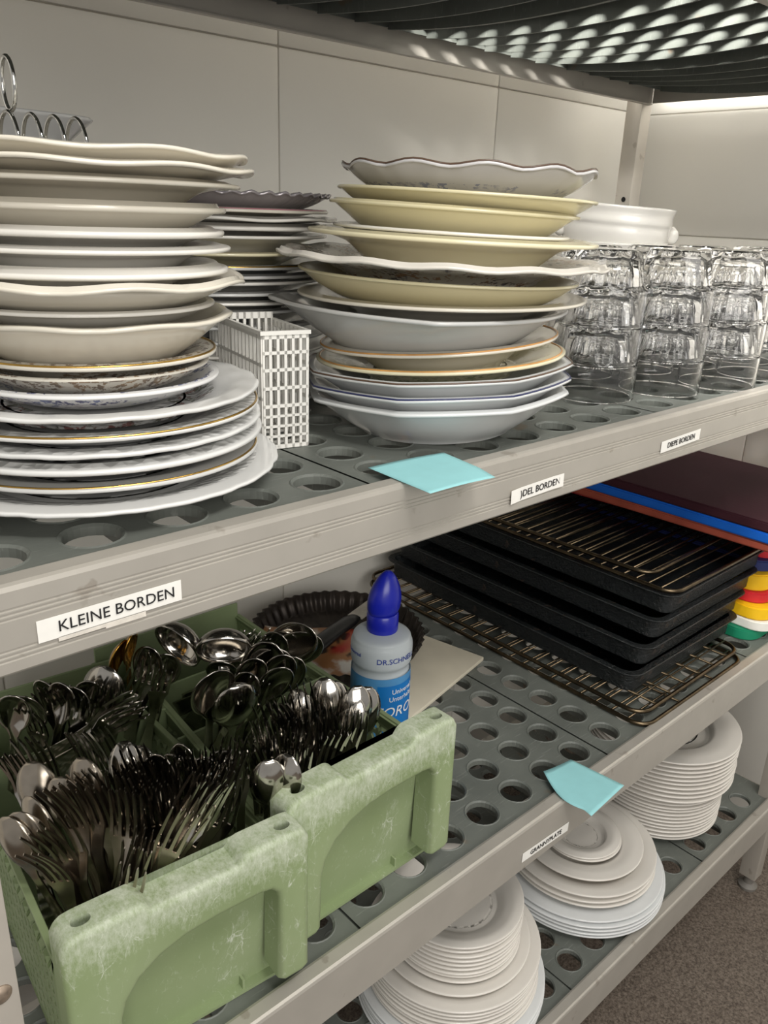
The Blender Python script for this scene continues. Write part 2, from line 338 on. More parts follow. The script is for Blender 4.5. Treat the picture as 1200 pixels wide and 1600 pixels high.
# ------------------------------------------------------------------ shelving unit
unit = empty('shelving_unit', (0.70, 0.235, FL)); UO = Vector(unit.location)
tag(unit, 'grey metal shelving unit with perforated plastic decks against the white wall', 'shelving unit')
def child(o, par):
    o.parent = par; o.location = o.location - Vector(par.location) if par is unit else o.location
    return o
X0, X1, SD = 0.053, 1.352, 0.455     # ends and depth of the bays
SHELVES = [(0.402, 'top'), (0.0, 'upper'), (-0.406, 'middle'), (-0.78, 'bottom')]
TX = [X0+0.004, 0.358, 0.737, 1.089, X1-0.004]
HX0 = [0.0610, 0.3885, 0.773, 1.118]; HP = 0.0538
HOLE = 0.0166
def deck(name, x0, x1, z, hx, par, sag=0.0, solid=False):
    bm = bmesh.new(); y0, y1 = 0.016, SD-0.016; th = 0.0045; py = 0.0465
    cols = []
    x = hx
    while x + HOLE + 0.006 < x1:
        if x - HOLE - 0.004 > x0: cols.append(x)
        x += HP
    xe = [x0+0.0012] + [(a+b)/2 for a, b in zip(cols[:-1], cols[1:])] + [x1-0.0012]
    ys = [0.047+py*i for i in range(9)]
    ye = [y0] + [(a+b)/2 for a, b in zip(ys[:-1], ys[1:])] + [y1]
    zz = lambda y: z - sag*(1-((y-SD/2)/(SD/2))**2)
    n = 24
    for i, cx in enumerate(cols):
        for j, cy in enumerate(ys):
            a, b, c, d = xe[i], xe[i+1], ye[j], ye[j+1]
            if solid:
                q = [bm.verts.new((px, py_, zz(py_))) for px, py_ in ((a, c), (b, c), (b, d), (a, d))]; bm.faces.new(q)
                q = [bm.verts.new((px, py_, zz(py_)-th)) for px, py_ in ((a, c), (a, d), (b, d), (b, c))]; bm.faces.new(q); continue
            def ring(r, dz):
                return [bm.verts.new((cx+r*math.cos(2*PI*k/n), cy+r*math.sin(2*PI*k/n), zz(cy+r*math.sin(2*PI*k/n))+dz)) for k in range(n)]
            def sq(dz):
                o = []
                for k in range(n):
                    q, f = ((k+3) % n)//6, ((k+3) % 6)/6
                    X, Y = ((b, c+(d-c)*f), (b+(a-b)*f, d), (a, d+(c-d)*f), (a+(b-a)*f, c))[q]
                    o.append(bm.verts.new((X, Y, zz(Y)+dz)))
                return o
            S1 = sq(0); R1 = ring(HOLE+0.0028, 0); R1b = ring(HOLE+0.0018, 0.0007); R2 = ring(HOLE, -0.0008); R3 = ring(HOLE, -th-0.002); R4 = ring(HOLE+0.002, -th-0.002); R5 = ring(HOLE+0.002, -th); S2 = sq(-th)
            for A, B in ((S1, R1), (R1, R1b), (R1b, R2), (R2, R3), (R3, R4), (R4, R5), (R5, S2)):
                for k in range(n): bm.faces.new((A[k], A[(k+1) % n], B[(k+1) % n], B[k]))
    # ribs hang below the plate between the hole columns, and a skirt goes round it
    m = 18
    rib_d = 0.021
    for xc in xe:
        w = 0.0013
        for s in range(m):
            a, b = y0+(y1-y0)*s/m, y0+(y1-y0)*(s+1)/m
            vs = []
            for (X, Y, D) in ((xc-w, a, -th+0.001), (xc+w, a, -th+0.001), (xc+w, b, -th+0.001), (xc-w, b, -th+0.001), (xc-w, a, -rib_d), (xc+w, a, -rib_d), (xc+w, b, -rib_d), (xc-w, b, -rib_d)):
                vs.append(bm.verts.new((X, Y, zz(Y)+D)))
            for f in ((4, 5, 1, 0), (5, 6, 2, 1), (6, 7, 3, 2), (7, 4, 0, 3), (7, 6, 5, 4), (0, 1, 2, 3)): bm.faces.new([vs[t] for t in f])
    for Y in (y0, y1): box(bm, x0+0.0012, x1-0.0012, Y-0.001, Y+0.001, z-rib_d, z-0.0002)
    bmesh.ops.remove_doubles(bm, verts=bm.verts[:], dist=1e-6); fix(bm)
    return mesh_obj(name, bm, 'deck', par)
def fascia_prof(z, ridged, fh):
    y = 0.0
    p = [(0.016, z-0.003), (0.016, z+0.0035), (0.0135, z+0.0045), (0.003, z+0.0045), (0.0008, z+0.0035), (0, z+0.001)]
    def groove(zc):
        for k in range(3):
            a = zc-k*0.0026
            p.extend([(0, a+0.0009), (0.0007, a+0.0005), (0.0007, a-0.0005), (0, a-0.0009)])
    if ridged:
        groove(z-0.0085)
        groove(z-fh+0.0135)
    p += [(0, z-fh+0.0015), (0.0012, z-fh), (0.010, z-fh), (0.010, z-fh+0.0015), (0.0025, z-fh+0.0025), (0.0025, z-0.003)]
    return p
for z, nm in SHELVES:
    fh = 0.044 if z >= 0 else 0.051
    bm = bmesh.new()
    extrude_x(bm, fascia_prof(z, z >= 0, fh), X0, X1)
    prof2 = [(SD-y, zz) for y, zz in fascia_prof(z, False, 0.044)]
    extrude_x(bm, prof2, X0, X1-0.014)
    for xa in (X0, X1-0.003): box(bm, xa, xa+0.003, 0.0025, SD-0.0025, z-0.040, z-0.002)
    fix(bm)
    if nm == 'top':      # unseen back and end strips, added to block lamp light leaking onto the walls
        box(bm, X0, X1, SD-.006, SD-.003, z, z+.10); box(bm, X1-.004, X1-.001, 0.01, SD-.003, z, z+.035)
    sh = mesh_obj('shelf_frame', bm, 'fascia', unit); sh.location = -UO
    if nm in ('upper', 'top'): sh['label'] = 'ridged grey shelf frame' if nm == 'upper' else 'shelf frame overhead, seen from below'
    for i in range(4):
        d = deck('deck_panel', TX[i], TX[i+1], z, HX0[i], sh, sag=0.015 if nm == 'top' else 0.0, solid=(nm == 'top' and i in (0, 1, 3)))  # top panels made solid in place of unseen stored things blocking the light
# posts
for px, py in ((X0, -0.002), (X0, SD-0.002), (X1-0.032, SD-0.002), (X1-0.032, 0.004)):
    bm = bmesh.new()
    box(bm, px, px+0.030, py+ (0.0 if py > 0.1 else 0.0), py+0.030, FL+0.03, 0.47, 0, 0.002, 2)
    p = mesh_obj('post', bm, 'post', unit, smooth=True, angle=40); p.location = -UO
    bm = bmesh.new(); lathe(bm, [(0, FL), (0.016, FL), (0.017, FL+0.006), (0.009, FL+0.012), (0.009, FL+0.032), (0, FL+0.032)], 20); fix(bm)
    f = mesh_obj('foot', bm, 'foot', p, smooth=True, angle=40); f.location = (px+0.015, py+0.015, 0)
    if py > 0.1 and px > 1:      # bolt holes in the inner face of the corner post
        for hz in (0.21, 0.05, -0.15):
            bm = bmesh.new(); lathe(bm, [(0, 0.0), (0.0035, 0.0), (0.0042, -0.0012), (0, -0.0012)], 16); fix(bm)
            h = mesh_obj('bolt_hole', bm, 'blackhole', p); h.location = (px-0.0004, py+0.012, hz); h.rotation_euler = (0, PI/2, 0)
    if px < 0.1 and py < 0.1:
        bm = bmesh.new(); lathe(bm, [(0, 0.0025), (0.003, 0.0024), (0.006, 0.001), (0.0065, -0.0003), (0, -0.0003)], 20); fix(bm)
        h = mesh_obj('screw_head', bm, 'screw', p, smooth=True); h.location = (px+0.020, py, -0.236); h.rotation_euler = (PI/2, 0, 0)
# stickers on the shelf edges
def sticker(txt, xa, xb, zc, h, size, tilt=0.0, label='', dx=0.0, torn=None, curl=0.0):
    w = xb-xa
    bm = bmesh.new(); nx = 10
    for k in range(nx):
        a, b = -w/2+w*k/nx, -w/2+w*(k+1)/nx
        bow = lambda x: -0.0004-curl*max(0, abs(x)/(w/2)-0.6)*0.01
        v = [bm.verts.new((q, bow(q), zz)) for q, zz in ((a, -h/2), (b, -h/2), (b, h/2), (a, h/2))]; bm.faces.new(v)
    bmesh.ops.remove_doubles(bm, verts=bm.verts[:], dist=1e-6); fix(bm)
    if bm.faces[:] and bm.faces[:][0].normal.y > 0: bmesh.ops.reverse_faces(bm, faces=bm.faces[:])
    g = bmesh.ops.solidify(bm, geom=bm.faces[:], thickness=0.0002)
    if torn:
        for (a, b, c, d) in torn: box(bm, a, b, -0.0004, -0.0001, c, d, 1)
    o = mesh_obj('shelf_label', bm, ['tape', 'torn'], unit); o.location = Vector(((xa+xb)/2, -0.0004, zc))-UO; o.rotation_euler = (0, tilt, 0)
    o['label'] = label
    me = text_mesh(txt, size); me.materials.clear(); me.materials.append(M['ink'])
    t = bpy.data.objects.new('lettering', me); C.objects.link(t); t.parent = o; t.rotation_euler = (PI/2, 0, 0); t.location = (dx, -0.0009, 0)
    return o
sticker('KLEINE BORDEN', 0.1175, 0.1975, -0.0245, 0.0125, 0.0088, 0.0, 'white shelf sticker reading KLEINE BORDEN', 0.003, torn=[(-0.030, -0.005, -0.0085, -0.006), (-0.005, 0.018, -0.0095, -0.006)])
sticker(')DEL BORDEN', 0.486, 0.5545, -0.0293, 0.0115, 0.0082, -0.03, 'white shelf sticker reading DEL BORDEN', 0.004, curl=0.25)
sticker('DIEPE BORDEN', 0.712, 0.787, -0.0255, 0.0115, 0.0078, -0.03, 'white shelf sticker reading DIEPE BORDEN')
sticker('GRANNYPLATE', 0.5615, 0.641, -0.4405, 0.0115, 0.0078, 0.05, 'white sticker reading GRANNYPLATE on the middle shelf edge')

# ------------------------------------------------------------------ porcelain
UNDER = {
 'flat':  [(0, .14), (.50, .14), (.53, .13), (.545, 0), (.585, 0), (.61, .14), (.67, .34), (.76, .58), (.97, .93)],
 'deep':  [(0, .09), (.44, .09), (.47, .08), (.485, 0), (.525, 0), (.545, .09), (.63, .36), (.71, .63), (.77, .76), (.97, .97)],
 'coupe': [(0, .07), (.46, .07), (.49, .06), (.50, 0), (.54, 0), (.57, .07), (.72, .26), (.86, .55), (.95, .82), (.985, .96)],
 'cone':  [(0, .07), (.50, .07), (.53, .06), (.54, 0), (.58, 0), (.61, .08), (.74, .36), (.87, .70), (.96, .93)],
 'wide':  [(0, .10), (.42, .10), (.44, .08), (.455, 0), (.49, 0), (.51, .10), (.60, .42), (.68, .66), (.97, .96)],
}
def plate_mesh(name, R, h, prof, mats, th=0.0036, scal=None, oval=1.0, poly=None, n=96, rimcol=None):
    U = cr([(a*R, b*h) for a, b in UNDER[prof]], 3)
    rimr = th*0.5
    rim = [(R-rimr*0.3, h-rimr*1.3), (R, h-rimr*0.8), (R, h-rimr*0.2), (R-rimr*0.5, h+rimr*0.15), (R-rimr*1.6, h)]
    top = []
    for r, z in reversed(U):
        if r > R-rimr*2.2: continue
        zz = z+th
        if r < 0.62*R:
            zz = 0.14*h+th if prof == 'flat' else 0.09*h+th
            zz = max(zz, min(z+th, 0.2*h+th)) if r > 0.58*R else zz
        top.append((r, zz))
    P = [(r, z) for r, z in U if r < R-rimr*0.5] + rim + top
    P[-1] = (0, P[-1][1]); P[0] = (0, P[0][1])
    def warp(th_, r, z):
        t = min(1, r/R); k = 1.0; dz = 0.0; e = max(0, (t-0.45)/0.55); e = e*e
        if scal:
            ns, amp, wz = scal[0], scal[1], scal[2]
            s = abs(math.cos(ns*th_/2)); k += amp*(s**0.6-0.5)*e
            dz += wz*math.cos(ns*th_)*e*max(0, (t-0.6)/0.4)
        if poly:
            m = poly[0]; a = (th_+poly[2]) % (2*PI/m) - PI/m
            k *= 1+(math.cos(PI/m)/math.cos(a)/((1+math.cos(PI/m))/2)-1)*poly[1]*e
        x, y = r*k*math.cos(th_), r*k*math.sin(th_)
        return (x, y*(1+(oval-1)*t), z+dz)
    bm = bmesh.new(); lathe(bm, P, n, warp)
    fix(bm)
    o = mesh_obj(name, bm, mats, smooth=True)
    if rimcol:
        col, rr, zz_ = rimcol
        bm = bmesh.new()
        pts = [warp(2*PI*k/n, R*rr, h+zz_) for k in range(n)]
        tube(bm, pts, 0.0008, 6, closed=True); fix(bm)
        mesh_obj('rim_line', bm, col, o, smooth=True)
    return o
def tilt_matrix(c, deg):
    v = Vector((c[0], c[1]+0.38, 0)).normalized(); rd = Vector((v.y, -v.x, 0)); ax = rd.cross(Vector((0, 0, 1)))
    return Matrix.Rotation(math.radians(deg), 3, ax)
def stack(items, base_z, group):
    """items bottom to top: dict with c, zr (rim height), R, h, prof, ..."""
    b = base_z
    for i, it in enumerate(items):
        zr = it['zr']; h = it['h']
        base = max(zr-h, b); h = max(zr-base, 0.010); b = base+it.get('th', 0.0036)+it.get('gap', 0.0014)
        o = plate_mesh(it.get('name', 'plate'), it['R'], h, it['prof'], it['mat'], it.get('th', 0.0036), it.get('scal'), it.get('oval', 1), it.get('poly'), it.get('n', 96), it.get('rim'))
        m = tilt_matrix(it['c'], it.get('tilt', 0)) @ Matrix.Rotation(it.get('rz', 0), 3, 'Z')
        o.rotation_euler = m.to_euler(); o.location = (it['c'][0], it['c'][1], base)
        tag(o, it['label'], it.get('cat', 'plate'), group)

# left stack of small plates, bottom to top
LC = (0.219, 0.144)
L = []
def lp(zr, R, h, prof, mat, label, **k): L.append(dict(c=LC if 'c' not in k else k['c'], zr=zr, R=R, h=h, prof=prof, mat=mat, label=label, **{a: b for a, b in k.items() if a != 'c'}))
lp(.017, .1195, .017, 'flat', 'relief', 'large white relief-rimmed plate at the very bottom of the left plate stack', scal=(28, .012, 0))
lp(.0265, .1065, .017, 'flat', 'grey', 'white plate with gold line, second from bottom of the left stack', rim=('gold', .985, .0003))
lp(.038, .109, .017, 'flat', 'relief', 'white relief plate third from bottom of the left stack', th=.0045)
lp(.047, .108, .016, 'flat', 'relief', 'white relief plate fourth from bottom of the left stack', scal=(20, .012, 0.0004))
lp(.056, .107, .016, 'flat', 'relief', 'gold-edged relief plate fifth from bottom of the left stack', rim=('gold', .99, .0003))
lp(.067, .107, .017, 'flat', 'redflower', 'white relief plate with red flower under the blue-patterned saucer, left stack', scal=(20, .012, 0.0004))
lp(.074, .081, .016, 'coupe', 'blueflower', 'small white saucer with dark blue flower rim in the left stack', cat='saucer')
lp(.083, .0745, .018, 'coupe', 'brownflower', 'cream saucer with grey pattern outside, under gold-rimmed saucer, left stack', cat='saucer')
lp(.090, .079, .015, 'flat', 'brownflower', 'gold-rimmed saucer with brown flowers under the deep bowl of the left stack', cat='saucer', rim=('gold', .985, .0003))
lp(.1135, .0905, .030, 'cone', 'warm', 'deep ivory bowl with gently waved rim in the middle of the left stack', scal=(8, .02, .0008), cat='bowl', th=.004)
lp(.120, .081, .015, 'coupe', 'white', 'white saucer lying inside the deep ivory bowl, left stack', cat='saucer')
lp(.135, .101, .019, 'cone', 'warm', 'ivory plate with pinched wavy corners, eighth from top of the left stack', scal=(8, .035, .0014))
lp(.1415, .090, .015, 'deep', 'white', 'thick white plate seventh from top of the left stack', th=.0048)
lp(.154, .092, .020, 'deep', 'white', 'white soup plate sixth from top of the left stack')
lp(.1635, .088, .016, 'flat', 'white', 'thick-rimmed white plate fifth from top of the left stack', th=.005)
lp(.177, .0895, .019, 'cone', 'warm', 'ivory bowl with thick rim, fourth from top of the left stack', th=.005, cat='bowl')
lp(.1905, .098, .019, 'deep', 'warm', 'ivory soup plate third from top of the left stack')
lp(.199, .1045, .015, 'flat', 'warm', 'ivory plate with dark wavy edge, second from top of the left stack', scal=(8, .02, .0010))
lp(.2065, .1015, .016, 'coupe', 'warm', 'ivory dish with dark wavy edge on top of the left stack', scal=(8, .02, .0011), cat='dish')
for i, it in enumerate(L):
    it['rz'] = 0.7*i
    if i > 6: it['c'] = (LC[0]+random.uniform(-.0015, .0015), LC[1]+random.uniform(-.0015, .0015))
stack(L, 0.0005, 'small plates stacked at the left of the upper shelf')

# middle stack, bottom to top
MC = (0.514, 0.113)
L = []
lp(.0365, .113, .036, 'cone', 'cool', 'angular white dish at the bottom of the middle stack', c=MC, poly=(8, .6, .25), tilt=2.5, cat='dish', th=.004)
lp(.0475, .114, .034, 'cone', 'cool', 'angular white dish with navy edge second from bottom of the middle stack', c=MC, poly=(8, .6, .25), tilt=2.8, cat='dish', rim=('navyline', .995, .0004))
lp(.0595, .1145, .034, 'cone', 'cool', 'angular white dish with grey line third from bottom of the middle stack', c=MC, poly=(8, .5, .25), tilt=3.0, cat='dish', rim=('brownline', .995, .0003))
lp(.067, .107, .019, 'flat', 'greenrim', 'cream plate with pale green rim in the lower middle stack', c=(.515, .112), tilt=3.6, rim=('orange', .97, .0003))
lp(.0795, .102, .025, 'deep', 'warm', 'ivory soup plate with orange edge in the middle stack', c=(.514, .113), tilt=4.6, rim=('orange', .99, .0004), cat='soup plate')
lp(.107, .118, .036, 'cone', 'grey', 'large greyish white angular deep dish in the middle stack', c=(.499, .127), tilt=-.7, poly=(4, .35, .7), oval=1.08, cat='dish', th=.0045)
lp(.1155, .121, .017, 'flat', 'warm', 'flat ivory plate resting on the grey angular dish, middle stack', c=(.513, .114), tilt=.3)
lp(.132, .117, .030, 'coupe', 'butter', 'pale yellow bowl under the flowered scalloped plate, middle stack', c=(.510, .117), tilt=-1.4, cat='bowl')
lp(.1445, .136, .017, 'flat', 'mixflower', 'wide scalloped white plate with dark flowers in the middle stack', c=(.512, .115), tilt=-1.1, scal=(14, .025, .001))
lp(.162, .119, .034, 'deep', 'cream', 'cream soup plate with broad white rim in the upper middle stack', c=(.517, .110), tilt=-1.3, cat='soup plate', th=.0045)
lp(.1665, .097, .024, 'flat', 'white', 'white plate lying inside the broad cream soup plate, middle stack', c=(.516, .111), tilt=-1.5)
lp(.183, .102, .029, 'cone', 'butter', 'pale yellow bowl third from top of the middle stack', c=(.517, .110), tilt=-2.0, cat='bowl')
lp(.194, .105, .022, 'coupe', 'butter', 'pale yellow shallow plate second from top of the middle stack', c=(.524, .103), tilt=-1.7)
lp(.212, .101, .026, 'coupe', 'blueshade', 'white scalloped plate with brown edge on top of the middle stack', c=(.525, .102), tilt=-.3, scal=(12, .04, .0017), rim=('brownline', .99, .0007))
for i, it in enumerate(L): it['rz'] = 0.0 if it.get('poly') else 0.55*i
stack(L, 0.0005, 'plates and dishes stacked in the middle of the upper shelf')

# stack at the back between the two
BC = (0.42, 0.33)
L = []
zb = [.012, .022, .033, .044, .056, .068, .081]
for k, z in enumerate(zb): lp(z, .112-.001*(k % 3), .015, 'flat', ['grey', 'white', 'cool'][k % 3], 'white plate %s from bottom of the plate stack behind the basket' % ['lowest', 'second', 'third', 'fourth', 'fifth', 'sixth', 'seventh'][k] if k else 'lowest white plate of the stack behind the white basket', c=BC)
lp(.0935, .110, .015, 'flat', 'grey', 'grey-white plate just behind the top of the white basket, back stack', c=BC)
lp(.101, .111, .015, 'flat', 'white', 'white plate tenth from top of the back stack', c=BC)
lp(.1085, .110, .015, 'flat', 'grey', 'grey-white plate ninth from top of the back stack', c=BC)
lp(.1175, .109, .015, 'flat', 'white', 'white plate with thin edge eighth from top of the back stack', c=BC)
lp(.1225, .108, .012, 'flat', 'grey', 'grey-white plate under the gold-edged plate of the back stack', c=BC)
lp(.130, .110, .015, 'flat', 'grey', 'gold-edged plate in the stack behind, below the cream plate', c=BC, rim=('gold', .99, .0003))
lp(.141, .108, .016, 'flat', 'cream', 'cream plate in the back stack above the gold-edged plate', c=BC)
lp(.155, .110, .020, 'flat', 'white', 'white-rimmed plate fifth from top of the back stack', c=BC)
lp(.1625, .112, .014, 'flat', 'white', 'pale thick-rimmed plate fourth from top of the back stack', c=BC, th=.005)
lp(.1695, .118, .012, 'flat', 'white', 'white plate with waved rim third from top of the back stack', c=BC, scal=(8, .03, .0008))
lp(.176, .111, .012, 'flat', 'warm', 'pink-edged plate second from top of the back stack', c=BC, rim=('pinkline', .985, .0004))
lp(.190, .112, .020, 'coupe', 'fluted', 'silvery fluted dish with toothed edge on top of the back stack', c=BC, scal=(44, .03, .0011), n=264, cat='dish')
for i, it in enumerate(L): it['rz'] = 0.9*i
stack(L, 0.0005, 'plates stacked at the back of the upper shelf')

# flared square bowls at the back left, behind the toast rack
for k in range(6):
    bm = bmesh.new(); h = .07; prof = cr([(0, .004), (.045, .004), (.05, 0), (.055, .004), (.068, .025), (.078, .048), (.097, .068)], 3)
    prof = prof + [(.0985, .070), (.097, .0715)] + [(r-.002, z+.0035) for r, z in reversed(prof) if r > .03 and z > .003] + [(0, .0075)]
    def wsq(th_, r, z):
        p = 5; k_ = (abs(math.cos(th_))**p+abs(math.sin(th_))**p)**(-1/p); e = min(1, r/.06); k_ = 1+(k_-1)*e*.9
        return (r*k_*math.cos(th_), r*k_*math.sin(th_), z)
    lathe(bm, prof, 64, wsq); fix(bm)
    o = mesh_obj('square_bowl', bm, 'grey', smooth=True); o.location = (.235, .435, .0005+.0345*k); o.rotation_euler = (0, 0, .1)
    tag(o, ('%s flared square white bowl in the stack behind the toast rack' % (ORD[5-k])), 'bowl', 'flared square bowls at the back left')

# chrome toast rack standing in the top dish of the left stack
tr = empty('toast_rack', (.212, .175, .1985)); tag(tr, 'chrome wire toast rack standing on the left plate stack', 'toast rack')
bm = bmesh.new()
for sy in (-.017, .017): tube(bm, [(-.052, sy, .0012), (.026, sy, .0012)], .0013, 8)
for sx in (-.048, .022): tube(bm, [(sx, -.017, .0012), (sx, .017, .0012)], .0013, 8)
fix(bm); mesh_obj('base_wire', bm, 'chrome', tr, smooth=True)
for k in range(6):
    bm = bmesh.new(); x = .022-.0138*k; pts = []
    for a in range(21):
        t = PI*a/20; pts.append((x, -.017*math.cos(t), .0012+.0275*math.sin(t)**.75))
    tube(bm, pts, .0013, 8); fix(bm); mesh_obj('wire_loop', bm, 'chrome', tr, smooth=True)
bm = bmesh.new(); tube(bm, [(-.0165, 0.0+.010*math.sin(2*PI*a/28), .044+.0145*math.cos(2*PI*a/28)) for a in range(28)], .0014, 8, closed=True); tube(bm, [(-.0165, 0, .0285), (-.0165, 0, .030)], .0014, 8)
fix(bm); h = mesh_obj('ring_handle', bm, 'chrome', tr, smooth=True)

# white slotted plastic basket
bk = empty('plastic_basket', (.345, .134, .0005), math.radians(-13)); tag(bk, 'narrow white plastic grid basket between the left and middle plate stacks', 'basket')
W, D, H = .037, .125, .0905
def bar_wall(name, ax, off, a0, a1, nv, hs, hh, extra=0):
    bm = bmesh.new(); t = .0011
    def b(u0, u1, z0, z1):
        if ax == 'x': box(bm, u0, u1, off-t, off+t, z0, z1)
        else: box(bm, off-t, off+t, u0, u1, z0, z1)
    for k in range(nv+1):
        u = a0+(a1-a0)*k/nv; w = .0011 if 0 < k < nv else .0016
        b(u-w if k else u, u+w if k < nv else u, 0, hh)
    for z, w in hs: b(a0, a1, z-w, z+w)
    b(a0, a1, hh-.005, hh)
    return mesh_obj(name, bm, 'basket', bk)
hs = [(.0015, .0015), (.010, .0009), (.018, .0009), (.026, .0009), (.034, .0012), (.048, .0012), (.062, .0012), (.075, .0012)]
bar_wall('front_wall', 'x', 0, 0, W, 6, hs, H)
bar_wall('back_wall', 'x', D, 0, W, 6, hs, H)
bar_wall('side_wall', 'y', 0, 0, D, 15, [(.0015, .0015), (.02, .0012), (.040, .0012), (.066, .0012)], H)
bar_wall('side_wall', 'y', W, 0, D, 15, [(.0015, .0015), (.02, .0012), (.040, .0012), (.066, .0012)], H)
bar_wall('divider', 'x', .072, 0, W, 6, [(.03, .001), (.06, .001)], H+.006)
bm = bmesh.new()
for (a, b, c, d) in ((-.002, W+.002, -.002, .001), (-.002, W+.002, D-.001, D+.002), (-.002, .001, 0, D), (W-.001, W+.002, 0, D)): box(bm, a, b, c, d, H-.002, H+.001)
mesh_obj('rim', bm, 'basket', bk)
bm = bmesh.new()
for k in range(9): box(bm, 0, W, D*k/8-.001, D*k/8+.001, 0, .0018)
for k in range(4): box(bm, W*k/3-.001, W*k/3+.001, 0, D, 0, .0018)
mesh_obj('base_grid', bm, 'basket', bk)

# white lion-head bowls, stacked behind the glasses
def lion_bowl():
    bm = bmesh.new()
    prof = cr([(0, .004), (.036, .004), (.040, 0), (.044, .001), (.048, .006), (.062, .022), (.072, .044), (.076, .062), (.0755, .072), (.0775, .078), (.0765, .088), (.079, .096)], 3)
    inner = [(r-.004, z+.003) for r, z in reversed(prof) if z > .006 and z < .092]
    lathe(bm, prof+[(.0795, .098), (.077, .0995), (.075, .097)]+inner+[(0, .008)], 72); fix(bm)
    o = mesh_obj('soup_bowl', bm, 'white', smooth=True)
    for s in (0, PI):
        bm = bmesh.new(); bmesh.ops.create_icosphere(bm, subdivisions=3, radius=1)
        for v in bm.verts:
            k = 1+.10*math.sin(5*v.co.z+2)*math.cos(4*v.co.y)
            v.co = Vector((v.co.x*.011*k, v.co.y*.015*k, v.co.z*.013*k))
        h_ = mesh_obj('knob_handle', bm, 'white', o, smooth=True); h_.location = (.079*math.cos(s), .079*math.sin(s), .064); h_.rotation_euler = (0, 0, s)
    return o
lb = lion_bowl()
def copy_tree(o, par=None):
    c = o.copy(); C.objects.link(c)
    if par: c.parent = par
    for ch in list(o.children): copy_tree(ch, c)
    return c
for k in range(3):
    o = lb if k == 0 else copy_tree(lb)
    o.location = (1.083, .325, .0005+.0485*k); 
    m = tilt_matrix((1.083, .325), -3.0 if k == 2 else 0) @ Matrix.Rotation(-.85, 3, 'Z'); o.rotation_euler = m.to_euler()
    tag(o, ['bottom white bowl with knob handles behind the drinking glasses', 'middle white bowl with knob handles behind the drinking glasses', 'top white bowl with knob handles rising above the drinking glasses'][k], 'bowl', 'white knob-handled bowls behind the glasses')

# glass tumblers, upside down and nested
def tumbler():
    bm = bmesh.new(); n = 80; F = 10
    # z up, mouth at the bottom: smooth band 0..0.0375, shoulder, faceted body to the base on top
    out = [(.0405, .0005, 0), (.0422, .0003, 0), (.0430, .0015, 0), (.0430, .034, 0), (.0427, .0372, 0), (.0400, .0386, .3), (.0385, .041, 1), (.0370, .050, 1), (.0350, .062, 1), (.0335, .070, .8), (.0315, .0735, .5), (.028, .0750, .2), (0, .0748, 0)]
    inn = [(0, .0655, 0), (.020, .0655, 0), (.028, .064, 0), (.0315, .059, 0), (.0345, .048, 0), (.0362, .040, 0), (.0405, .0355, 0), (.0409, .030, 0), (.0408, .010, 0), (.0406, .0015, 0)]
    rings = []
    for r, z, fct in out+inn:
        if r < 1e-6: rings.append([bm.verts.new((0, 0, z))]); continue
        ring = []
        for k in range(n):
            th = 2*PI*k/n; a = (th % (2*PI/F))-PI/F
            kk = 1+fct*(math.cos(PI/F)/math.cos(a)-1)*1.0 - fct*.022*math.cos(a*F/2)
            if z < .0655 and r < .0364 and fct == 0 and r > .025: kk += .012*math.cos(F*a)
            ring.append(bm.verts.new((r*kk*math.cos(th), r*kk*math.sin(th), z)))
        rings.append(ring)
    prs = list(zip(rings[:-1], rings[1:]))+[(rings[-1], rings[0])]
    for A, B in prs:
        if len(A) == 1 and len(B) == 1: continue
        for k in range(n):
            if len(A) == 1: bm.faces.new((A[0], B[(k+1) % n], B[k]))
            elif len(B) == 1: bm.faces.new((A[k], A[(k+1) % n], B[0]))
            else: bm.faces.new((A[k], A[(k+1) % n], B[(k+1) % n], B[k]))
    fix(bm)
    return mesh_obj('tumbler', bm, 'glass', smooth=True, angle=28)
tb = tumbler()
gcols = [(.747, .107, 'nearest the plates'), (.840, .082, 'second from the plates'), (.932, .061, 'third from the plates'), (1.030, .064, 'fourth from the plates')]
gback = [(.935, .165, 'behind the second glass stack'), (1.02, .150, 'behind the third glass stack'), (1.125, .125, 'at the far right'), (.84, .19, 'behind the first glass stack')]
first = True
for row, cols in ((0, gcols), (1, gback)):
    for (x, y, where) in cols:
        for k in range(3):
            o = tb if first else tb.copy()
            if not first: C.objects.link(o)
            first = False
            o.location = (x, y, .0004+.0377*k); o.rotation_euler = (0, 0, random.random())
            tag(o, '%s upturned tumbler of the %s glass stack %s' % (['bottom', 'middle', 'top'][k], 'front' if row == 0 else 'rear', where), 'glass', 'upturned glass tumblers on the upper shelf')
# small white ramekin seen through the first stack
bm = bmesh.new(); lathe(bm, cr([(0, 0), (.026, 0), (.029, .004), (.030, .020), (.030, .024)], 2)+[(.029, .025), (.027, .023), (.026, .006), (0, .005)], 48); fix(bm)
o = mesh_obj('ramekin', bm, 'white', smooth=True); o.location = (.752, .187, .0005); tag(o, 'small white ramekin standing behind the nearest glass stack', 'ramekin')

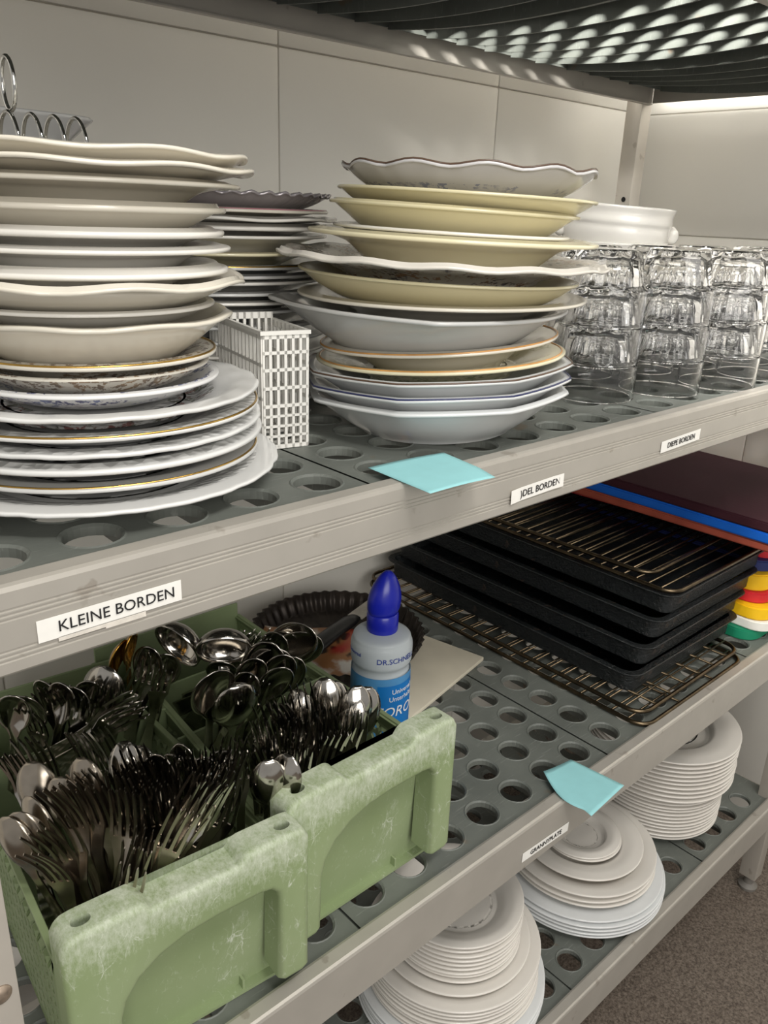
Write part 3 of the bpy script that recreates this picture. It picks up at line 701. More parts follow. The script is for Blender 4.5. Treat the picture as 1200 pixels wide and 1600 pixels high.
# ------------------------------------------------------------------ sticky notes
def note(name, corners, label, f, thick=.0002, bow=0.0):
    """corners: four corners of the sheet (back-left, back-right, front-right, front-left); f(u,v) lifts it"""
    bm = bmesh.new(); n = 14; g = []
    P = [Vector(c) for c in corners]
    for i in range(n+1):
        row = []
        for j in range(n+1):
            u, v = i/n, j/n
            p = P[0]*(1-u)*(1-v)+P[1]*u*(1-v)+P[2]*u*v+P[3]*(1-u)*v
            row.append(bm.verts.new(p+Vector((-bow*math.sin(PI*min(1, v*1.15))*(1-u)**2, -.4*bow*math.sin(PI*min(1, v*1.15))*(1-u)**2, f(u, v)))))
        g.append(row)
    for i in range(n):
        for j in range(n): bm.faces.new((g[i][j], g[i][j+1], g[i+1][j+1], g[i+1][j]))
    fix(bm); bmesh.ops.solidify(bm, geom=bm.faces[:], thickness=thick); fix(bm)
    o = mesh_obj(name, bm, 'note', smooth=True); return tag(o, label, 'sticky note')
note('sticky_note', [(.370, .039, .0052), (.443, .034, .0052), (.4345, -.026, .0052), (.3675, -.027, .0052)], 'pale turquoise sticky note on the edge of the upper shelf', lambda u, v: .0006*(1-v) - (.002*max(0, v-.7)/.3)*u + .0008*math.sin(3*u))
note('sticky_note', [(.644, .041, -.4005), (.690, .037, -.4012), (.6975, -.028, -.4005), (.6285, -.033, -.4005)], 'pale turquoise sticky note curling at the edge of the middle shelf', lambda u, v: .0035*(1-u)**2*(1-v)**1.5, bow=.011)

# ------------------------------------------------------------------ green cutlery crates
MZ = -.406
def crate(x, y, rz, label, L=.36, W=.186, H=.166, divs=(.125, .19), drop=.036):
    c = empty('cutlery_crate', (x, y, MZ+.0006), rz); tag(c, label, 'crate', 'green cutlery crates on the middle shelf')
    fd = .0245; fp = .030     # depth of the handle frame; the panel behind it slopes back to the foot
    # handle frame: an arch of plastic, extruded over fd
    def arch(z): return z
    o_ = [(0, .024), (0, H-.010), (.004, H-.002), (.012, H), (.054, H), (.060, H-.0075), (W-.058, H-.0075), (W-.052, H), (W-.012, H), (W-.004, H-.002), (W, H-.010), (W, .024), (W-.006, .020), (W-.022, .020), (W-.027, .024),
          (W-.0255, H-.056), (W-.0275, H-.049), (W-.033, H-.0435), (W-.042, H-.042), (.105, H-.042), (.082, H-.044), (.063, H-.050), (.048, H-.060), (.038, H-.074), (.034, H-.088), (.033, .024), (.028, .020), (.006, .020)]
    bm = bmesh.new()
    A = [bm.verts.new((a, 0, b)) for a, b in o_]; f = bm.faces.new(A); bm.normal_update()
    if f.normal.y > 0: f.normal_flip()
    r = bmesh.ops.extrude_face_region(bm, geom=[f]); vs_ = [v for v in r['geom'] if isinstance(v, bmesh.types.BMVert)]
    # the sheet is a shell: hollow behind, so extrude back only as a lip
    for v in vs_: v.co.y += fd
    fix(bm)
    fe = [e for e in bm.edges if all(abs(v.co.y) < 1e-6 for v in e.verts)] + [e for e in bm.edges if all(v.co.z > H-.006 for v in e.verts) and abs(e.verts[0].co.y-e.verts[1].co.y) > .01]
    bmesh.ops.bevel(bm, geom=list(set(fe)), offset=.0052, segments=4, affect='EDGES', profile=.55)
    fr = mesh_obj('handle_frame', bm, 'crate', c, smooth=True, angle=40)
    cb = bmesh.new()
    for hx in (.017, W-.017): 
        bmesh.ops.create_cone(cb, cap_ends=True, segments=24, radius1=.0058, radius2=.0058, depth=.03, matrix=Matrix.Translation((hx, .0125, H-.004)) @ Matrix.Diagonal((1.1, .8, 1, 1)))
    # hollow under the arch so that the frame is a shell
    box(cb, .003, .030, .0035, fd+.01, .0, H-.05); box(cb, W-.024, W-.003, .0035, fd+.01, .0, H-.05)
    bpy.context.view_layer.update()
    try: boolean_cut(fr, cb)
    except Exception as ex: print('boolean', ex)
    fr.data.polygons.foreach_set('use_smooth', [True]*len(fr.data.polygons))
    try: fr.data.set_sharp_from_angle(angle=math.radians(40))
    except Exception: pass
    t = .0026
    bm = bmesh.new(); box(bm, .004, W-.004, fd-.004, fd-.004+t, .0, H-.012, 0, .0008, 1)
    for v in bm.verts: v.co.y += .012*(1-v.co.z/(H-.012))
    box(bm, W-.046, W-.044, .026, .034, .001, .012)
    mesh_obj('front_panel', bm, 'crate', c)
    bm = bmesh.new(); box(bm, .004, W-.004, L-t, L, .0, H-.030, 0, .0008, 1); mesh_obj('back_panel', bm, 'crate', c)
    bm = bmesh.new(); box(bm, .004, W-.004, fd, L, .0, .003); mesh_obj('base', bm, 'crate', c)
    for nm, xs, in (('side_panel', .003), ('side_panel', W-.003-t)):
        # side wall as a grid with hexagonal holes
        bm = bmesh.new(); pu, pv = .0128, .0118; y0, y1, z0, z1 = fd+.0, L, .0, H-drop-.002
        ny, nz = int((y1-y0-.012)/pu), int((z1-.020-z0)/pv); ys0 = y0+((y1-y0)-ny*pu)/2; zs0 = .012
        def face(p): 
            bm.faces.new([bm.verts.new((xs, a, b)) for a, b in p])
        face([(y0, z0), (y1, z0), (y1, zs0), (y0, zs0)]); ztop = zs0+nz*pv
        face([(y0, ztop), (y1, ztop), (y1, z1), (y0, z1)]); face([(y0, zs0), (ys0, zs0), (ys0, ztop), (y0, ztop)]); face([(ys0+ny*pu, zs0), (y1, zs0), (y1, ztop), (ys0+ny*pu, ztop)])
        for i in range(ny):
            for j in range(nz):
                a, b, cc, d = ys0+i*pu, ys0+(i+1)*pu, zs0+j*pv, zs0+(j+1)*pv
                cy, cz = (a+b)/2, (cc+d)/2+(.0018 if i % 2 else -.0018)
                hexp = [(cy+.0041*math.cos(PI/3*k+PI/6*0), cz+.0041*math.sin(PI/3*k)) for k in range(6)]
                sq = [(b, cz), (b, d), (a, d), (a, cz), (a, cc), (b, cc)]
                for k in range(6): face([sq[k], sq[(k+1) % 6], hexp[(k+1) % 6], hexp[k]])
        bmesh.ops.remove_doubles(bm, verts=bm.verts[:], dist=1e-5); fix(bm)
        bmesh.ops.solidify(bm, geom=bm.faces[:], thickness=t); fix(bm)
        box(bm, xs-t if xs < .05 else xs, xs+t if xs < .05 else xs+2*t, fd, L, H-drop-.004, H-drop-.0005, 0, .0005, 1)
        mesh_obj('side_panel', bm, 'crate', c)
    for d in divs:
        bm = bmesh.new(); box(bm, .006, W-.006, d, d+t, .003, H-drop, 0, .0008, 1); mesh_obj('divider', bm, 'crate', c)
    return c
CL = crate(.1120, .0170, math.radians(-4.7), 'scuffed green crate of cutlery at the left end beside the post', W=.180, H=.160, divs=(.250,))
CR = crate(.2865, .0225, math.radians(0), 'scuffed green crate of cutlery beside the blue-capped bottle', divs=(.183, .270), drop=.046)
CR.location.z += .0002

# ------------------------------------------------------------------ cutlery
def strip(bm, st, across=5, dish=None):
    """st: list of (s, z, halfwidth, dishdepth)"""
    rows = []
    for s, y, w, d in st:
        rows.append([bm.verts.new((w*(2*k/(across-1)-1), y+d*(1-(2*k/(across-1)-1)**2), s)) for k in range(across)])
    for A, B in zip(rows[:-1], rows[1:]):
        for k in range(across-1): bm.faces.new((A[k], A[k+1], B[k+1], B[k]))
    return rows
def handle_pts(L, neck):
    return [(0, .006, .0045, 0), (.004, .0055, .0085, 0.0004), (.02, .0035, .0100, .0006), (.05, .001, .0080, .0006), (.085, -.0005, .0052, .0006), (neck-.02, 0, .0036, .0004), (neck, .001, .0036, .0003)]
def spoon_mesh(name, L=.19, bw=.0145, bl=.046, mat='steel', dd=.0065):
    bm = bmesh.new(); neck = L-bl-.006
    st = handle_pts(L, neck)
    for k in range(1, 19):
        t = k/18; s = neck+.006+bl*t
        w = bw*math.sqrt(max(0, 1-((t-.54)/.54)**2)) if t < .54 else bw*math.sqrt(max(0, 1-((t-.54)/.46)**2))
        w = max(w, .0030)
        d = dd*math.sin(PI*min(1, t*1.0))**.8 if t < .98 else 0.0
        st.append((s, .001-.004*t, w, d))
    strip(bm, st, 9); fix(bm); bmesh.ops.solidify(bm, geom=bm.faces[:], thickness=.0012); fix(bm)
    return mesh_obj(name, bm, mat, smooth=True)
def fork_mesh(name, L=.19, mat='steel'):
    bm = bmesh.new(); neck = L-.066
    curve = lambda s: .0045*math.sin(max(0, min(1, (s-neck)/(L-neck)))*PI)-.008*max(0, (s-neck)/(L-neck))**2+.001
    st = handle_pts(L, neck)
    for k in range(1, 7):
        t = k/6; s = neck+.024*t; st.append((s, curve(s), .0032+.0068*t**1.2 if t < .9 else .0100, .0012*t))
    rows = strip(bm, st, 8)
    last = rows[-1]; s0 = st[-1][0]
    for q in range(4):
        a, b = last[2*q], last[2*q+1]; ca = (a.co.x+b.co.x)/2; hw = abs(b.co.x-a.co.x)/2*.82
        prev = (a, b)
        for k in range(1, 8):
            t = k/7; s = s0+(L-s0)*t; w = hw*(1-.5*t**2) if k < 7 else hw*.3
            y = curve(s)+(a.co.y+b.co.y)/2-st[-1][1]
            v = (bm.verts.new((ca*(1+.02*t)-w, y, s)), bm.verts.new((ca*(1+.02*t)+w, y, s)))
            bm.faces.new((prev[0], prev[1], v[1], v[0])); prev = v
    fix(bm); bmesh.ops.solidify(bm, geom=bm.faces[:], thickness=.0016); fix(bm)
    return mesh_obj(name, bm, mat, smooth=True, angle=50)
def ladle_mesh(name):
    bm = bmesh.new()
    pr = [(.026*math.sin(PI/2*k/8), .020*(1-math.cos(PI/2*k/8))) for k in range(9)]
    lathe(bm, pr, 28); bmesh.ops.transform(bm, matrix=Matrix.Translation((0, .026, .176)) @ Matrix.Rotation(math.radians(112), 4, 'X'), verts=bm.verts[:])
    strip(bm, [(0, .006, .006, 0), (.02, .003, .009, .0006), (.06, 0, .006, .0006), (.12, 0, .0045, .0004), (.152, .006, .005, .0003)], 5)
    fix(bm); bmesh.ops.solidify(bm, geom=bm.faces[:], thickness=.0013); fix(bm)
    return mesh_obj(name, bm, 'steel', smooth=True)
PRO = {'fork': fork_mesh('fork'), 'worn_fork': fork_mesh('fork', .188, 'worn'), 'spoon': spoon_mesh('spoon'), 'worn_spoon': spoon_mesh('spoon', .185, .0150, .046, 'worn'),
       'dessert_spoon': spoon_mesh('dessert_spoon', .172, .0125, .040), 'serving_spoon': spoon_mesh('serving_spoon', .215, .0205, .062, dd=.010), 'ladle': ladle_mesh('ladle'), 'gold_spoon': spoon_mesh('gold_spoon', .185, .012, .038, 'goldsteel')}
LEN = {'fork': .19, 'worn_fork': .188, 'spoon': .19, 'worn_spoon': .185, 'dessert_spoon': .172, 'serving_spoon': .215, 'ladle': .2, 'gold_spoon': .185}
CATS = {'fork': 'fork', 'worn_fork': 'fork', 'ladle': 'ladle'}
used = set(); ncut = 0
def cutlery(kind, tip, base_xy, face_ang, label, group, roll=0.0):
    """tip: world point of the head end; base_xy: where the handle end stands; face_ang: heading the concave side looks to"""
    global ncut
    o = PRO[kind] if kind not in used else PRO[kind].copy()
    if kind in used: C.objects.link(o)
    used.add(kind); ncut += 1
    bx = BOX[group]; base_xy = (min(max(base_xy[0], bx[0]), bx[1]), min(max(base_xy[1], bx[2]), bx[3]))
    Lk = LEN[kind]; tip = Vector(tip); hd = Vector((tip.x-base_xy[0], tip.y-base_xy[1], 0)); hl = min(hd.length, Lk*.85)
    dz = math.sqrt(Lk*Lk-hl*hl); zb_ = tip.z-dz
    zmin = MZ+.005
    base = Vector((base_xy[0], base_xy[1], max(zmin, zb_)))
    ax = (tip-base).normalized()
    base = tip-ax*Lk
    if base.z < zmin: base.z = zmin
    f = Vector((math.cos(face_ang), math.sin(face_ang), 0)); f = (f-ax*f.dot(ax)).normalized()   # concave side (local -Y)
    yv = -f; xv = yv.cross(ax).normalized()
    m = Matrix((xv, yv, ax)).transposed()
    o.matrix_world = Matrix.Translation(base) @ m.to_4x4()
    tag(o, label, CATS.get(kind, 'spoon'), group)
    return o
CAMDIR = math.atan2(-.72, -.69)
# placed from the heads seen in the photo: (kind, px, py, head height, base offset, count)
def head(kind, px, py, z, bx, by, ang, label, group): 
    return cutlery(kind, unproject(px, py, z), (bx, by), ang, label, group)
R_ = random.Random(11)
BOX = {}
LF, LB, RF, RM, RB = ('cutlery in the front of the left crate', 'cutlery at the back of the left crate', 'cutlery in the front of the right crate', 'cutlery in the middle of the right crate', 'cutlery at the back of the right crate')
BOX.update({LF: (.130, .268, .066, .235), LB: (.140, .285, .280, .350), RF: (.298, .456, .072, .190), RM: (.298, .456, .216, .276), RB: (.298, .456, .302, .365)})
lab = {('f', LF): 'steel fork standing tines up in the front of the left green crate', ('s', LF): 'steel spoon standing bowl up in the front of the left green crate',
       ('f', LB): 'dark steel fork standing tines up behind the divider of the left green crate', ('s', LB): 'dark steel spoon standing bowl up behind the divider of the left green crate',
       ('f', RF): 'steel fork standing tines up in the front of the right green crate', ('s', RF): 'steel spoon standing bowl up in the front of the right green crate',
       ('s', RM): 'steel spoon standing in the middle compartment of the right green crate', ('s', RB): 'steel spoon standing at the back of the right green crate', ('f', RB): 'steel fork standing at the back of the right green crate', ('f', RM): 'steel fork standing in the middle compartment of the right green crate'}
def bundle(kind, px, py, z, lean, n, step, group, ang=None, jit=.005, dz=.008):
    """n alike pieces nested side by side; lean: world xy offset from handle end to head; step: world xy spacing"""
    p0 = unproject(px, py, z)
    for i in range(n):
        q = p0 + Vector((step[0]*(i-(n-1)/2)+R_.uniform(-jit, jit), step[1]*(i-(n-1)/2)+R_.uniform(-jit, jit), R_.uniform(-dz, dz)))
        a = (CAMDIR if ang is None else ang)+R_.uniform(-.22, .22)
        k2 = 'f' if 'fork' in kind else 's'
        cutlery(kind, q, (q.x-lean[0]*1.5+R_.uniform(-.022, .022), q.y-lean[1]*1.5+R_.uniform(-.018, .018)), a+R_.uniform(-.25, .25), lab[(k2, group)], group)
BK = CAMDIR+PI
# left crate, front: bright forks leaning back, small spoons at the left
bundle('worn_fork', 108, 1218, -.205, (-.025, .045), 5, (.0065, .003), LF)
bundle('worn_fork', 172, 1205, -.203, (-.004, .055), 7, (.0075, .002), LF)
bundle('worn_fork', 225, 1215, -.206, (.010, .050), 5, (.007, .003), LF)
bundle('worn_fork', 315, 1235, -.208, (.050, .040), 6, (.006, .004), LF)
bundle('fork', 345, 1212, -.206, (.055, .045), 6, (.006, .004), LF)
bundle('fork', 370, 1185, -.203, (.040, .040), 4, (.007, .003), LF)
bundle('worn_fork', 232, 1318, -.226, (.085, .030), 5, (.005, .006), LF)
bundle('worn_fork', 60, 1290, -.214, (-.03, .020), 3, (.007, .003), LF)
bundle('fork', 205, 1180, -.203, (.0, .040), 5, (.007, .003), LF)
bundle('fork', 265, 1190, -.206, (.01, .035), 6, (.0075, .003), LF)
bundle('worn_spoon', 44, 1187, -.203, (-.02, .03), 1, (0, 0), LF, jit=.0005, ang=BK)
bundle('worn_spoon', 86, 1213, -.208, (-.015, .03), 1, (0, 0), LF, jit=.0005, ang=BK+.3)
bundle('worn_spoon', 36, 1240, -.213, (-.025, .025), 1, (0, 0), LF, jit=.0005, ang=BK-.2)
bundle('worn_spoon', 122, 1193, -.207, (-.01, .03), 1, (0, 0), LF, jit=.0005, ang=BK+.2)
bundle('worn_spoon', 12, 1278, -.214, (-.03, .010), 2, (.006, -.006), LF, ang=BK)
bundle('spoon', 265, 1180, -.214, (.01, .03), 3, (.010, .003), LF)
bundle('dessert_spoon', 210, 1165, -.210, (.0, .03), 2, (.010, .003), LF, ang=BK)
bundle('spoon', 330, 1165, -.212, (.03, .02), 2, (.010, .004), LF)
bundle('fork', 355, 1165, -.200, (.02, .030), 5, (.007, .002), LF)
bundle('fork', 135, 1140, -.207, (.0, .03), 3, (.008, .001), LF)
bundle('fork', 35, 1155, -.207, (-.01, .03), 4, (.008, .002), LF)
# left crate, back
bundle('fork', 225, 1085, -.198, (.055, .01), 3, (.005, .003), LB)
bundle('spoon', 40, 1080, -.204, (-.01, .03), 3, (.014, .004), LB)
bundle('fork', 75, 1075, -.206, (-.01, .03), 4, (.009, .003), LB)
bundle('spoon', 120, 1070, -.204, (.0, .03), 3, (.013, .003), LB)
bundle('fork', 165, 1075, -.204, (.02, .03), 4, (.009, .003), LB)
bundle('serving_spoon', 175, 1050, -.200, (.02, .02), 1, (.014, .004), LB, ang=BK)
bundle('gold_spoon', 188, 1005, -.185, (.0, .03), 1, (0, 0), LB, jit=0, ang=CAMDIR+1.3)
bundle('gold_spoon', 203, 998, -.183, (.004, .03), 1, (0, 0), LB, jit=0, ang=CAMDIR+1.5)
for o in C.objects:
    if o.name.startswith('gold_spoon'): o['label'] = 'gold-coloured spoon standing among dark cutlery under the KLEINE BORDEN sticker'
bundle('spoon', 255, 1015, -.196, (.015, .02), 2, (.014, .006), LB)
bundle('fork', 240, 1030, -.198, (.015, .02), 4, (.010, .003), LB)
# right crate
bundle('fork', 420, 1098, -.202, (-.012, .035), 5, (.0075, .002), RF)
bundle('fork', 462, 1160, -.214, (.065, .010), 3, (.005, .004), RF)
bundle('fork', 478, 1122, -.207, (.030, .020), 4, (.007, .003), RF)
bundle('fork', 545, 1118, -.212, (.008, .030), 6, (.0065, .002), RF)
bundle('fork', 405, 1140, -.205, (-.01, .025), 5, (.0075, .003), RF)
bundle('spoon', 432, 1200, -.224, (.01, .02), 2, (.010, -.003), RF, ang=BK)
bundle('spoon', 505, 1062, -.200, (.0, .02), 1, (.012, .002), RF, ang=BK, jit=.001)
bundle('spoon', 522, 1054, -.198, (.004, .02), 1, (.012, .002), RF, ang=BK+.3, jit=.001)
bundle('spoon', 562, 1080, -.210, (.015, .02), 3, (.008, .001), RF, ang=BK)
bundle('dessert_spoon', 470, 1085, -.212, (.01, .02), 2, (.009, .003), RF, ang=BK)
bundle('fork', 500, 1105, -.206, (.012, .025), 5, (.006, .003), RF)
bundle('fork', 450, 1085, -.204, (.0, .03), 4, (.008, .002), RF)
bundle('serving_spoon', 335, 1045, -.186, (-.014, .006), 1, (0, 0), RM, jit=0, ang=CAMDIR+.7)
bundle('serving_spoon', 372, 1085, -.202, (-.02, .0), 1, (0, 0), RM, jit=0, ang=BK+.5)
bundle('spoon', 395, 1045, -.202, (.03, .02), 3, (.010, .004), RM)
bundle('serving_spoon', 430, 1010, -.196, (.05, .01), 2, (.008, .006), RM)
bundle('spoon', 455, 1030, -.204, (.03, .01), 3, (.010, .003), RM)
bundle('fork', 400, 1065, -.206, (.0, .02), 3, (.010, .003), RM)
bundle('spoon', 365, 1015, -.205, (.0, .02), 2, (.014, .004), RB)
bundle('serving_spoon', 492, 990, -.196, (.05, .02), 2, (.010, .003), RB)
bundle('spoon', 460, 985, -.198, (.03, .02), 3, (.010, .003), RB)
bundle('fork', 415, 985, -.200, (.01, .02), 4, (.010, .003), RB)
cutlery('ladle', unproject(350, 985, -.172), (.345, .20), CAMDIR+.2, 'steel ladle with round bowl, tallest piece in the right green crate', RM)
cutlery('ladle', unproject(278, 975, -.178), (.30, .24), CAMDIR-.4, 'steel ladle half hidden under the upper shelf edge', LB)
print('cutlery', ncut)
for o in list(C.objects):
    if o.parent is None and o.type == 'MESH' and o.name.split('.')[0] in ('fork', 'spoon', 'serving_spoon', 'dessert_spoon', 'ladle', 'gold_spoon') and 'label' not in o: bpy.data.objects.remove(o)

# ------------------------------------------------------------------ cleaner bottle
bt = empty('cleaner_bottle', (.527, .186, MZ+.0006), 0.0); tag(bt, 'translucent bottle of blue cleaner with blue flip cap behind the green crate', 'bottle')
def vlathe(name, prof, mat, parent, n=64, warp=None, sm=True):
    bm = bmesh.new(); lathe(bm, prof, n, warp); fix(bm); return mesh_obj(name, bm, mat, parent, smooth=sm, angle=50)
BR = .0328
body = cr([(0, .002), (.028, .001), (.032, .004), (BR, .010), (BR, .112), (BR-.001, .117), (.0305, .1205), (.0298, .124), (.0305, .1275), (.0325, .131), (BR+.0004, .136), (BR+.0006, .150), (BR-.001, .1555), (.030, .160), (.022, .163), (.0150, .1645), (.0145, .166), (.0145, .170), (0, .170)], 3)
bd = vlathe('body', [(max(0, r), z, 1 if z < .1155 else 0) for r, z in body if r >= -1e-6], ['bottle', 'filled'], bt)
lq = vlathe('liquid', [(0, .003), (.031, .004), (BR-.0009, .010), (BR-.0009, .112), (BR-.002, .1165), (0, .1165)], 'liquid', bt)
vlathe('cap_base', [(0, .1645), (.0165, .1645), (.017, .166), (.017, .183), (.0155, .185), (0, .185)], 'bluecap', bt)
def wcap(th, r, z):
    t = (z-.182)/.050
    return (r*math.cos(th)*1.0+.003*max(0, t), r*math.sin(th)*.85-.002*max(0, t), z)
vlathe('flip_spout', cr([(0, .1815), (.012, .182), (.0175, .187), (.0190, .194), (.0188, .203), (.0155, .215), (.0095, .226), (.004, .2315), (0, .2325)], 4), 'bluecap', bt, 40, wcap)
def wrap_text(txt, size, ang, z, mat, name, R=BR+.0004, slant=0.0):
    me = text_mesh(txt, size)
    for v in me.vertices:
        x, y = v.co.x+v.co.y*slant, v.co.y; a = ang+x/R
        v.co = (R*math.sin(a)+0, -R*math.cos(a), z+y) if v.co.z <= 0.00005 else ((R+.0002)*math.sin(a), -(R+.0002)*math.cos(a), z+y)
    me.materials.clear(); me.materials.append(M[mat]); return me
A0 = math.atan2(.186+.38, .527); A0 = -(PI/2-A0)   # heading towards the camera, measured from -Y
# label patch
bm = bmesh.new(); g = []
for i in range(21):
    a = A0-.08+1.5*i/20
    g.append([bm.verts.new(((BR+.0003)*math.sin(a), -(BR+.0003)*math.cos(a), z)) for z in (.040, .1125)])
for i in range(20): bm.faces.new((g[i][0], g[i+1][0], g[i+1][1], g[i][1]))
lbp = mesh_obj('front_label', bm, 'labelblue', bt, smooth=True); lbp['label'] = 'bright blue label'
def lettering(txt, size, da, z, mat, par, R=BR+.0005, slant=0.0):
    o = bpy.data.objects.new('lettering', wrap_text(txt, size, A0+da, z, mat, 't', R, slant)); C.objects.link(o); o.parent = par
lettering('Universal', .0080, .85, .1045, 'whiteink', lbp); lettering('Unterhalts', .0080, .82, .0955, 'whiteink', lbp); lettering('FOROL', .0172, .70, .080, 'whiteink', lbp, R=BR+.0010, slant=.2)
lettering('DR.SCHNELL', .0085, .58, .1425, 'navyink', bd, R=BR+.0012)
lettering('Universal', .0060, -1.0, .146, 'navyink', bd, R=BR+.0012)

# ------------------------------------------------------------------ baking things behind the bottle
bm = bmesh.new(); box(bm, -.30, 0, 0, .30, 0, .006, 0, .0015, 2)
o = mesh_obj('cutting_board', bm, 'board', smooth=True, angle=40); o.location = (.782, .250, MZ+.0006); o.rotation_euler = (0, 0, math.radians(12.5))
o.data.transform(Matrix.Diagonal((.66, .92, 1, 1))); tag(o, 'stained cream cutting board under the dark fluted tart tin', 'cutting board')
bm = bmesh.new()
def wfl(th, r, z):
    k = 1+(.018*math.cos(48*th))*(1 if r > .10 else 0); return (r*k*math.cos(th), r*k*math.sin(th), z)
lathe(bm, [(0, 0), (.104, 0), (.106, .001), (.113, .014), (.119, .027), (.1215, .0275), (.1205, .0262), (.1150, .0145), (.107, .0025), (.104, .0012), (0, .0012)], 288, wfl); fix(bm)
pan = mesh_obj('tart_tin', bm, 'tin', smooth=True); pan.location = (.640, .400, MZ+.0068); tag(pan, 'dark fluted round tart tin lying on the cream board', 'tart tin')
bm = bmesh.new(); g = []
for i in range(13):
    g.append([bm.verts.new((-.052+.104*i/12, -.074+.148*j/12, .0012+.020*(i/12)**2*(1-.3*j/12)+.003*math.sin(j*.5))) for j in range(13)])
for i in range(12):
    for j in range(12): bm.faces.new((g[i][j], g[i+1][j], g[i+1][j+1], g[i][j+1]))
fix(bm); bmesh.ops.solidify(bm, geom=bm.faces[:], thickness=.0006)
o = mesh_obj('leaflet', bm, 'leaflet', smooth=True); o.location = (.585, .395, MZ+.0105); o.rotation_euler = (0, 0, .7); tag(o, 'curled printed leaflet lying in the tart tin', 'leaflet')
# black-handled cake knife lying across the tin
kn = empty('cake_knife', (.635, .395, MZ+.032), math.radians(18)); tag(kn, 'black-handled spatula lying across the tart tin', 'spatula')
bm = bmesh.new(); tube(bm, [(-.075, .0, .004), (-.05, 0, .006), (0, 0, .007), (.035, 0, .006), (.05, 0, .005)], [.006, .010, .009, .0085, .006], 12)
bmesh.ops.transform(bm, matrix=Matrix.Diagonal((1, 1.5, .6, 1)), verts=bm.verts[:]); fix(bm); mesh_obj('handle', bm, 'blackplastic', kn, smooth=True)
bm = bmesh.new(); box(bm, .048, .118, -.013, .013, .0022, .0036, 0, .0006, 1); mesh_obj('blade', bm, 'steel', kn)

# ------------------------------------------------------------------ wire racks and black baking trays
def rrect(x0, x1, y0, y1, r, z, n=6):
    pts = []
    for cx, cy, a0 in ((x1-r, y1-r, 0), (x0+r, y1-r, PI/2), (x0+r, y0+r, PI), (x1-r, y0+r, 1.5*PI)):
        for k in range(n+1): a = a0+PI/2*k/n; pts.append((cx+r*math.cos(a), cy+r*math.sin(a), z))
    return pts
def rack(w, l, nx, ny, loc, rz, label, zoff=.0):
    r = empty('wire_rack', loc, rz); tag(r, label, 'wire rack', 'wire cooling racks on the middle shelf')
    bm = bmesh.new(); tube(bm, rrect(0, w, 0, l, .022, .0032), .0030, 8, closed=True); fix(bm); mesh_obj('frame', bm, 'rackwire', r, smooth=True)
    bm = bmesh.new()
    for k in range(1, ny): tube(bm, [(.001, l*k/ny, .0056), (w-.001, l*k/ny, .0056)], .0014, 6)
    for k in range(1, nx): tube(bm, [(w*k/nx, .001, .0034), (w*k/nx, l-.001, .0034)], .0017, 6)
    fix(bm); g = mesh_obj('wires', bm, 'rackwire', r, smooth=True); return r
rack(.262, .520, 3, 22, (.812, .016, MZ+.0006), 0, 'browned wire rack directly on the shelf deck under the trays')
rack(.262, .515, 7, 22, (.822, .028, MZ+.0082), 0, 'second browned wire rack, between the lowest rack and the black trays')
def tray(x, y, z, w, l, h, rz, label):
    o = empty('baking_tray', (x, y, z), rz); tag(o, label, 'baking tray', 'black enamel baking trays on the middle shelf')
    bm = bmesh.new(); r = .016; n = 6
    def ring(ins, zz, rr): return [bm.verts.new(p) for p in rrect(ins, w-ins, ins, l-ins, rr, zz, n)]
    R0 = [ring(.012, 0, .012), ring(.0095, .002, .013), ring(.008, h-.004, .016), ring(.0085+.001, h-.002, .016)]
    rim = [ring(.0, h-.002, .022), ring(-.001, h-.0005, .023), ring(0, h+.0006, .022)]
    inn = [ring(.009, h+.0002, .016), ring(.0105, h-.003, .015), ring(.0125, .0035, .012), ring(.015, .0022, .010)]
    seq = R0+rim+inn
    for A, B in zip(seq[:-1], seq[1:]):
        for k in range(len(A)): bm.faces.new((A[k], A[(k+1) % len(A)], B[(k+1) % len(A)], B[k]))
    bm.faces.new(seq[0][::-1]); bm.faces.new(seq[-1]); fix(bm)
    mesh_obj('body', bm, 'enamel', o, smooth=True, angle=40); return o
TW, TL = .285, .475
tz = MZ+.0160
for k, (tx, ty) in enumerate(((.836, .052), (.858, .052), (.881, .053), (.900, .050))):
    tray(tx, ty, tz+.0305*k, TW, TL, .0300, math.radians([-.6, .3, -.4, .2][k]), ['lowest black baking tray resting on the two wire racks', 'second black baking tray from the bottom of the tray pile', 'third black baking tray from the bottom of the tray pile', 'topmost black baking tray, carrying wire racks'][k])
TT = tz+.0305*3+.0306
rack(.277, .440, 1, 24, (.906, .054, TT+.0005), 0, 'wire rack on the topmost black tray, reaching to its front rim')
rack(.235, .375, 1, 15, (.918, .096, TT+.0085), math.radians(1.5), 'smaller wire rack lying uppermost on the black trays')

# ------------------------------------------------------------------ coloured boards at the right end
def board(x0, x1, y0, y1, z0, z1, mat, label, group, r=.02, rz=0.0, slot=False):
    bm = bmesh.new(); P = rrect(x0-x1 if False else 0, x1-x0, 0, y1-y0, r, 0, 8)
    A = [bm.verts.new((p[0], p[1], 0)) for p in P]; f = bm.faces.new(A); bm.normal_update()
    q = bmesh.ops.extrude_face_region(bm, geom=[f])
    for v in q['geom']:
        if isinstance(v, bmesh.types.BMVert): v.co.z += z1-z0
    fix(bm); es = [e for e in bm.edges if abs(e.verts[0].co.z-e.verts[1].co.z) < 1e-6]
    bmesh.ops.bevel(bm, geom=es, offset=.002, segments=2, affect='EDGES')
    o = mesh_obj('cutting_board', bm, mat, smooth=True, angle=35); o.location = (x0, y0, z0); o.rotation_euler = (0, 0, rz)
    return tag(o, label, 'cutting board', group)
G2 = 'coloured plastic boards piled at the right end of the middle shelf'
B = MZ+.0006
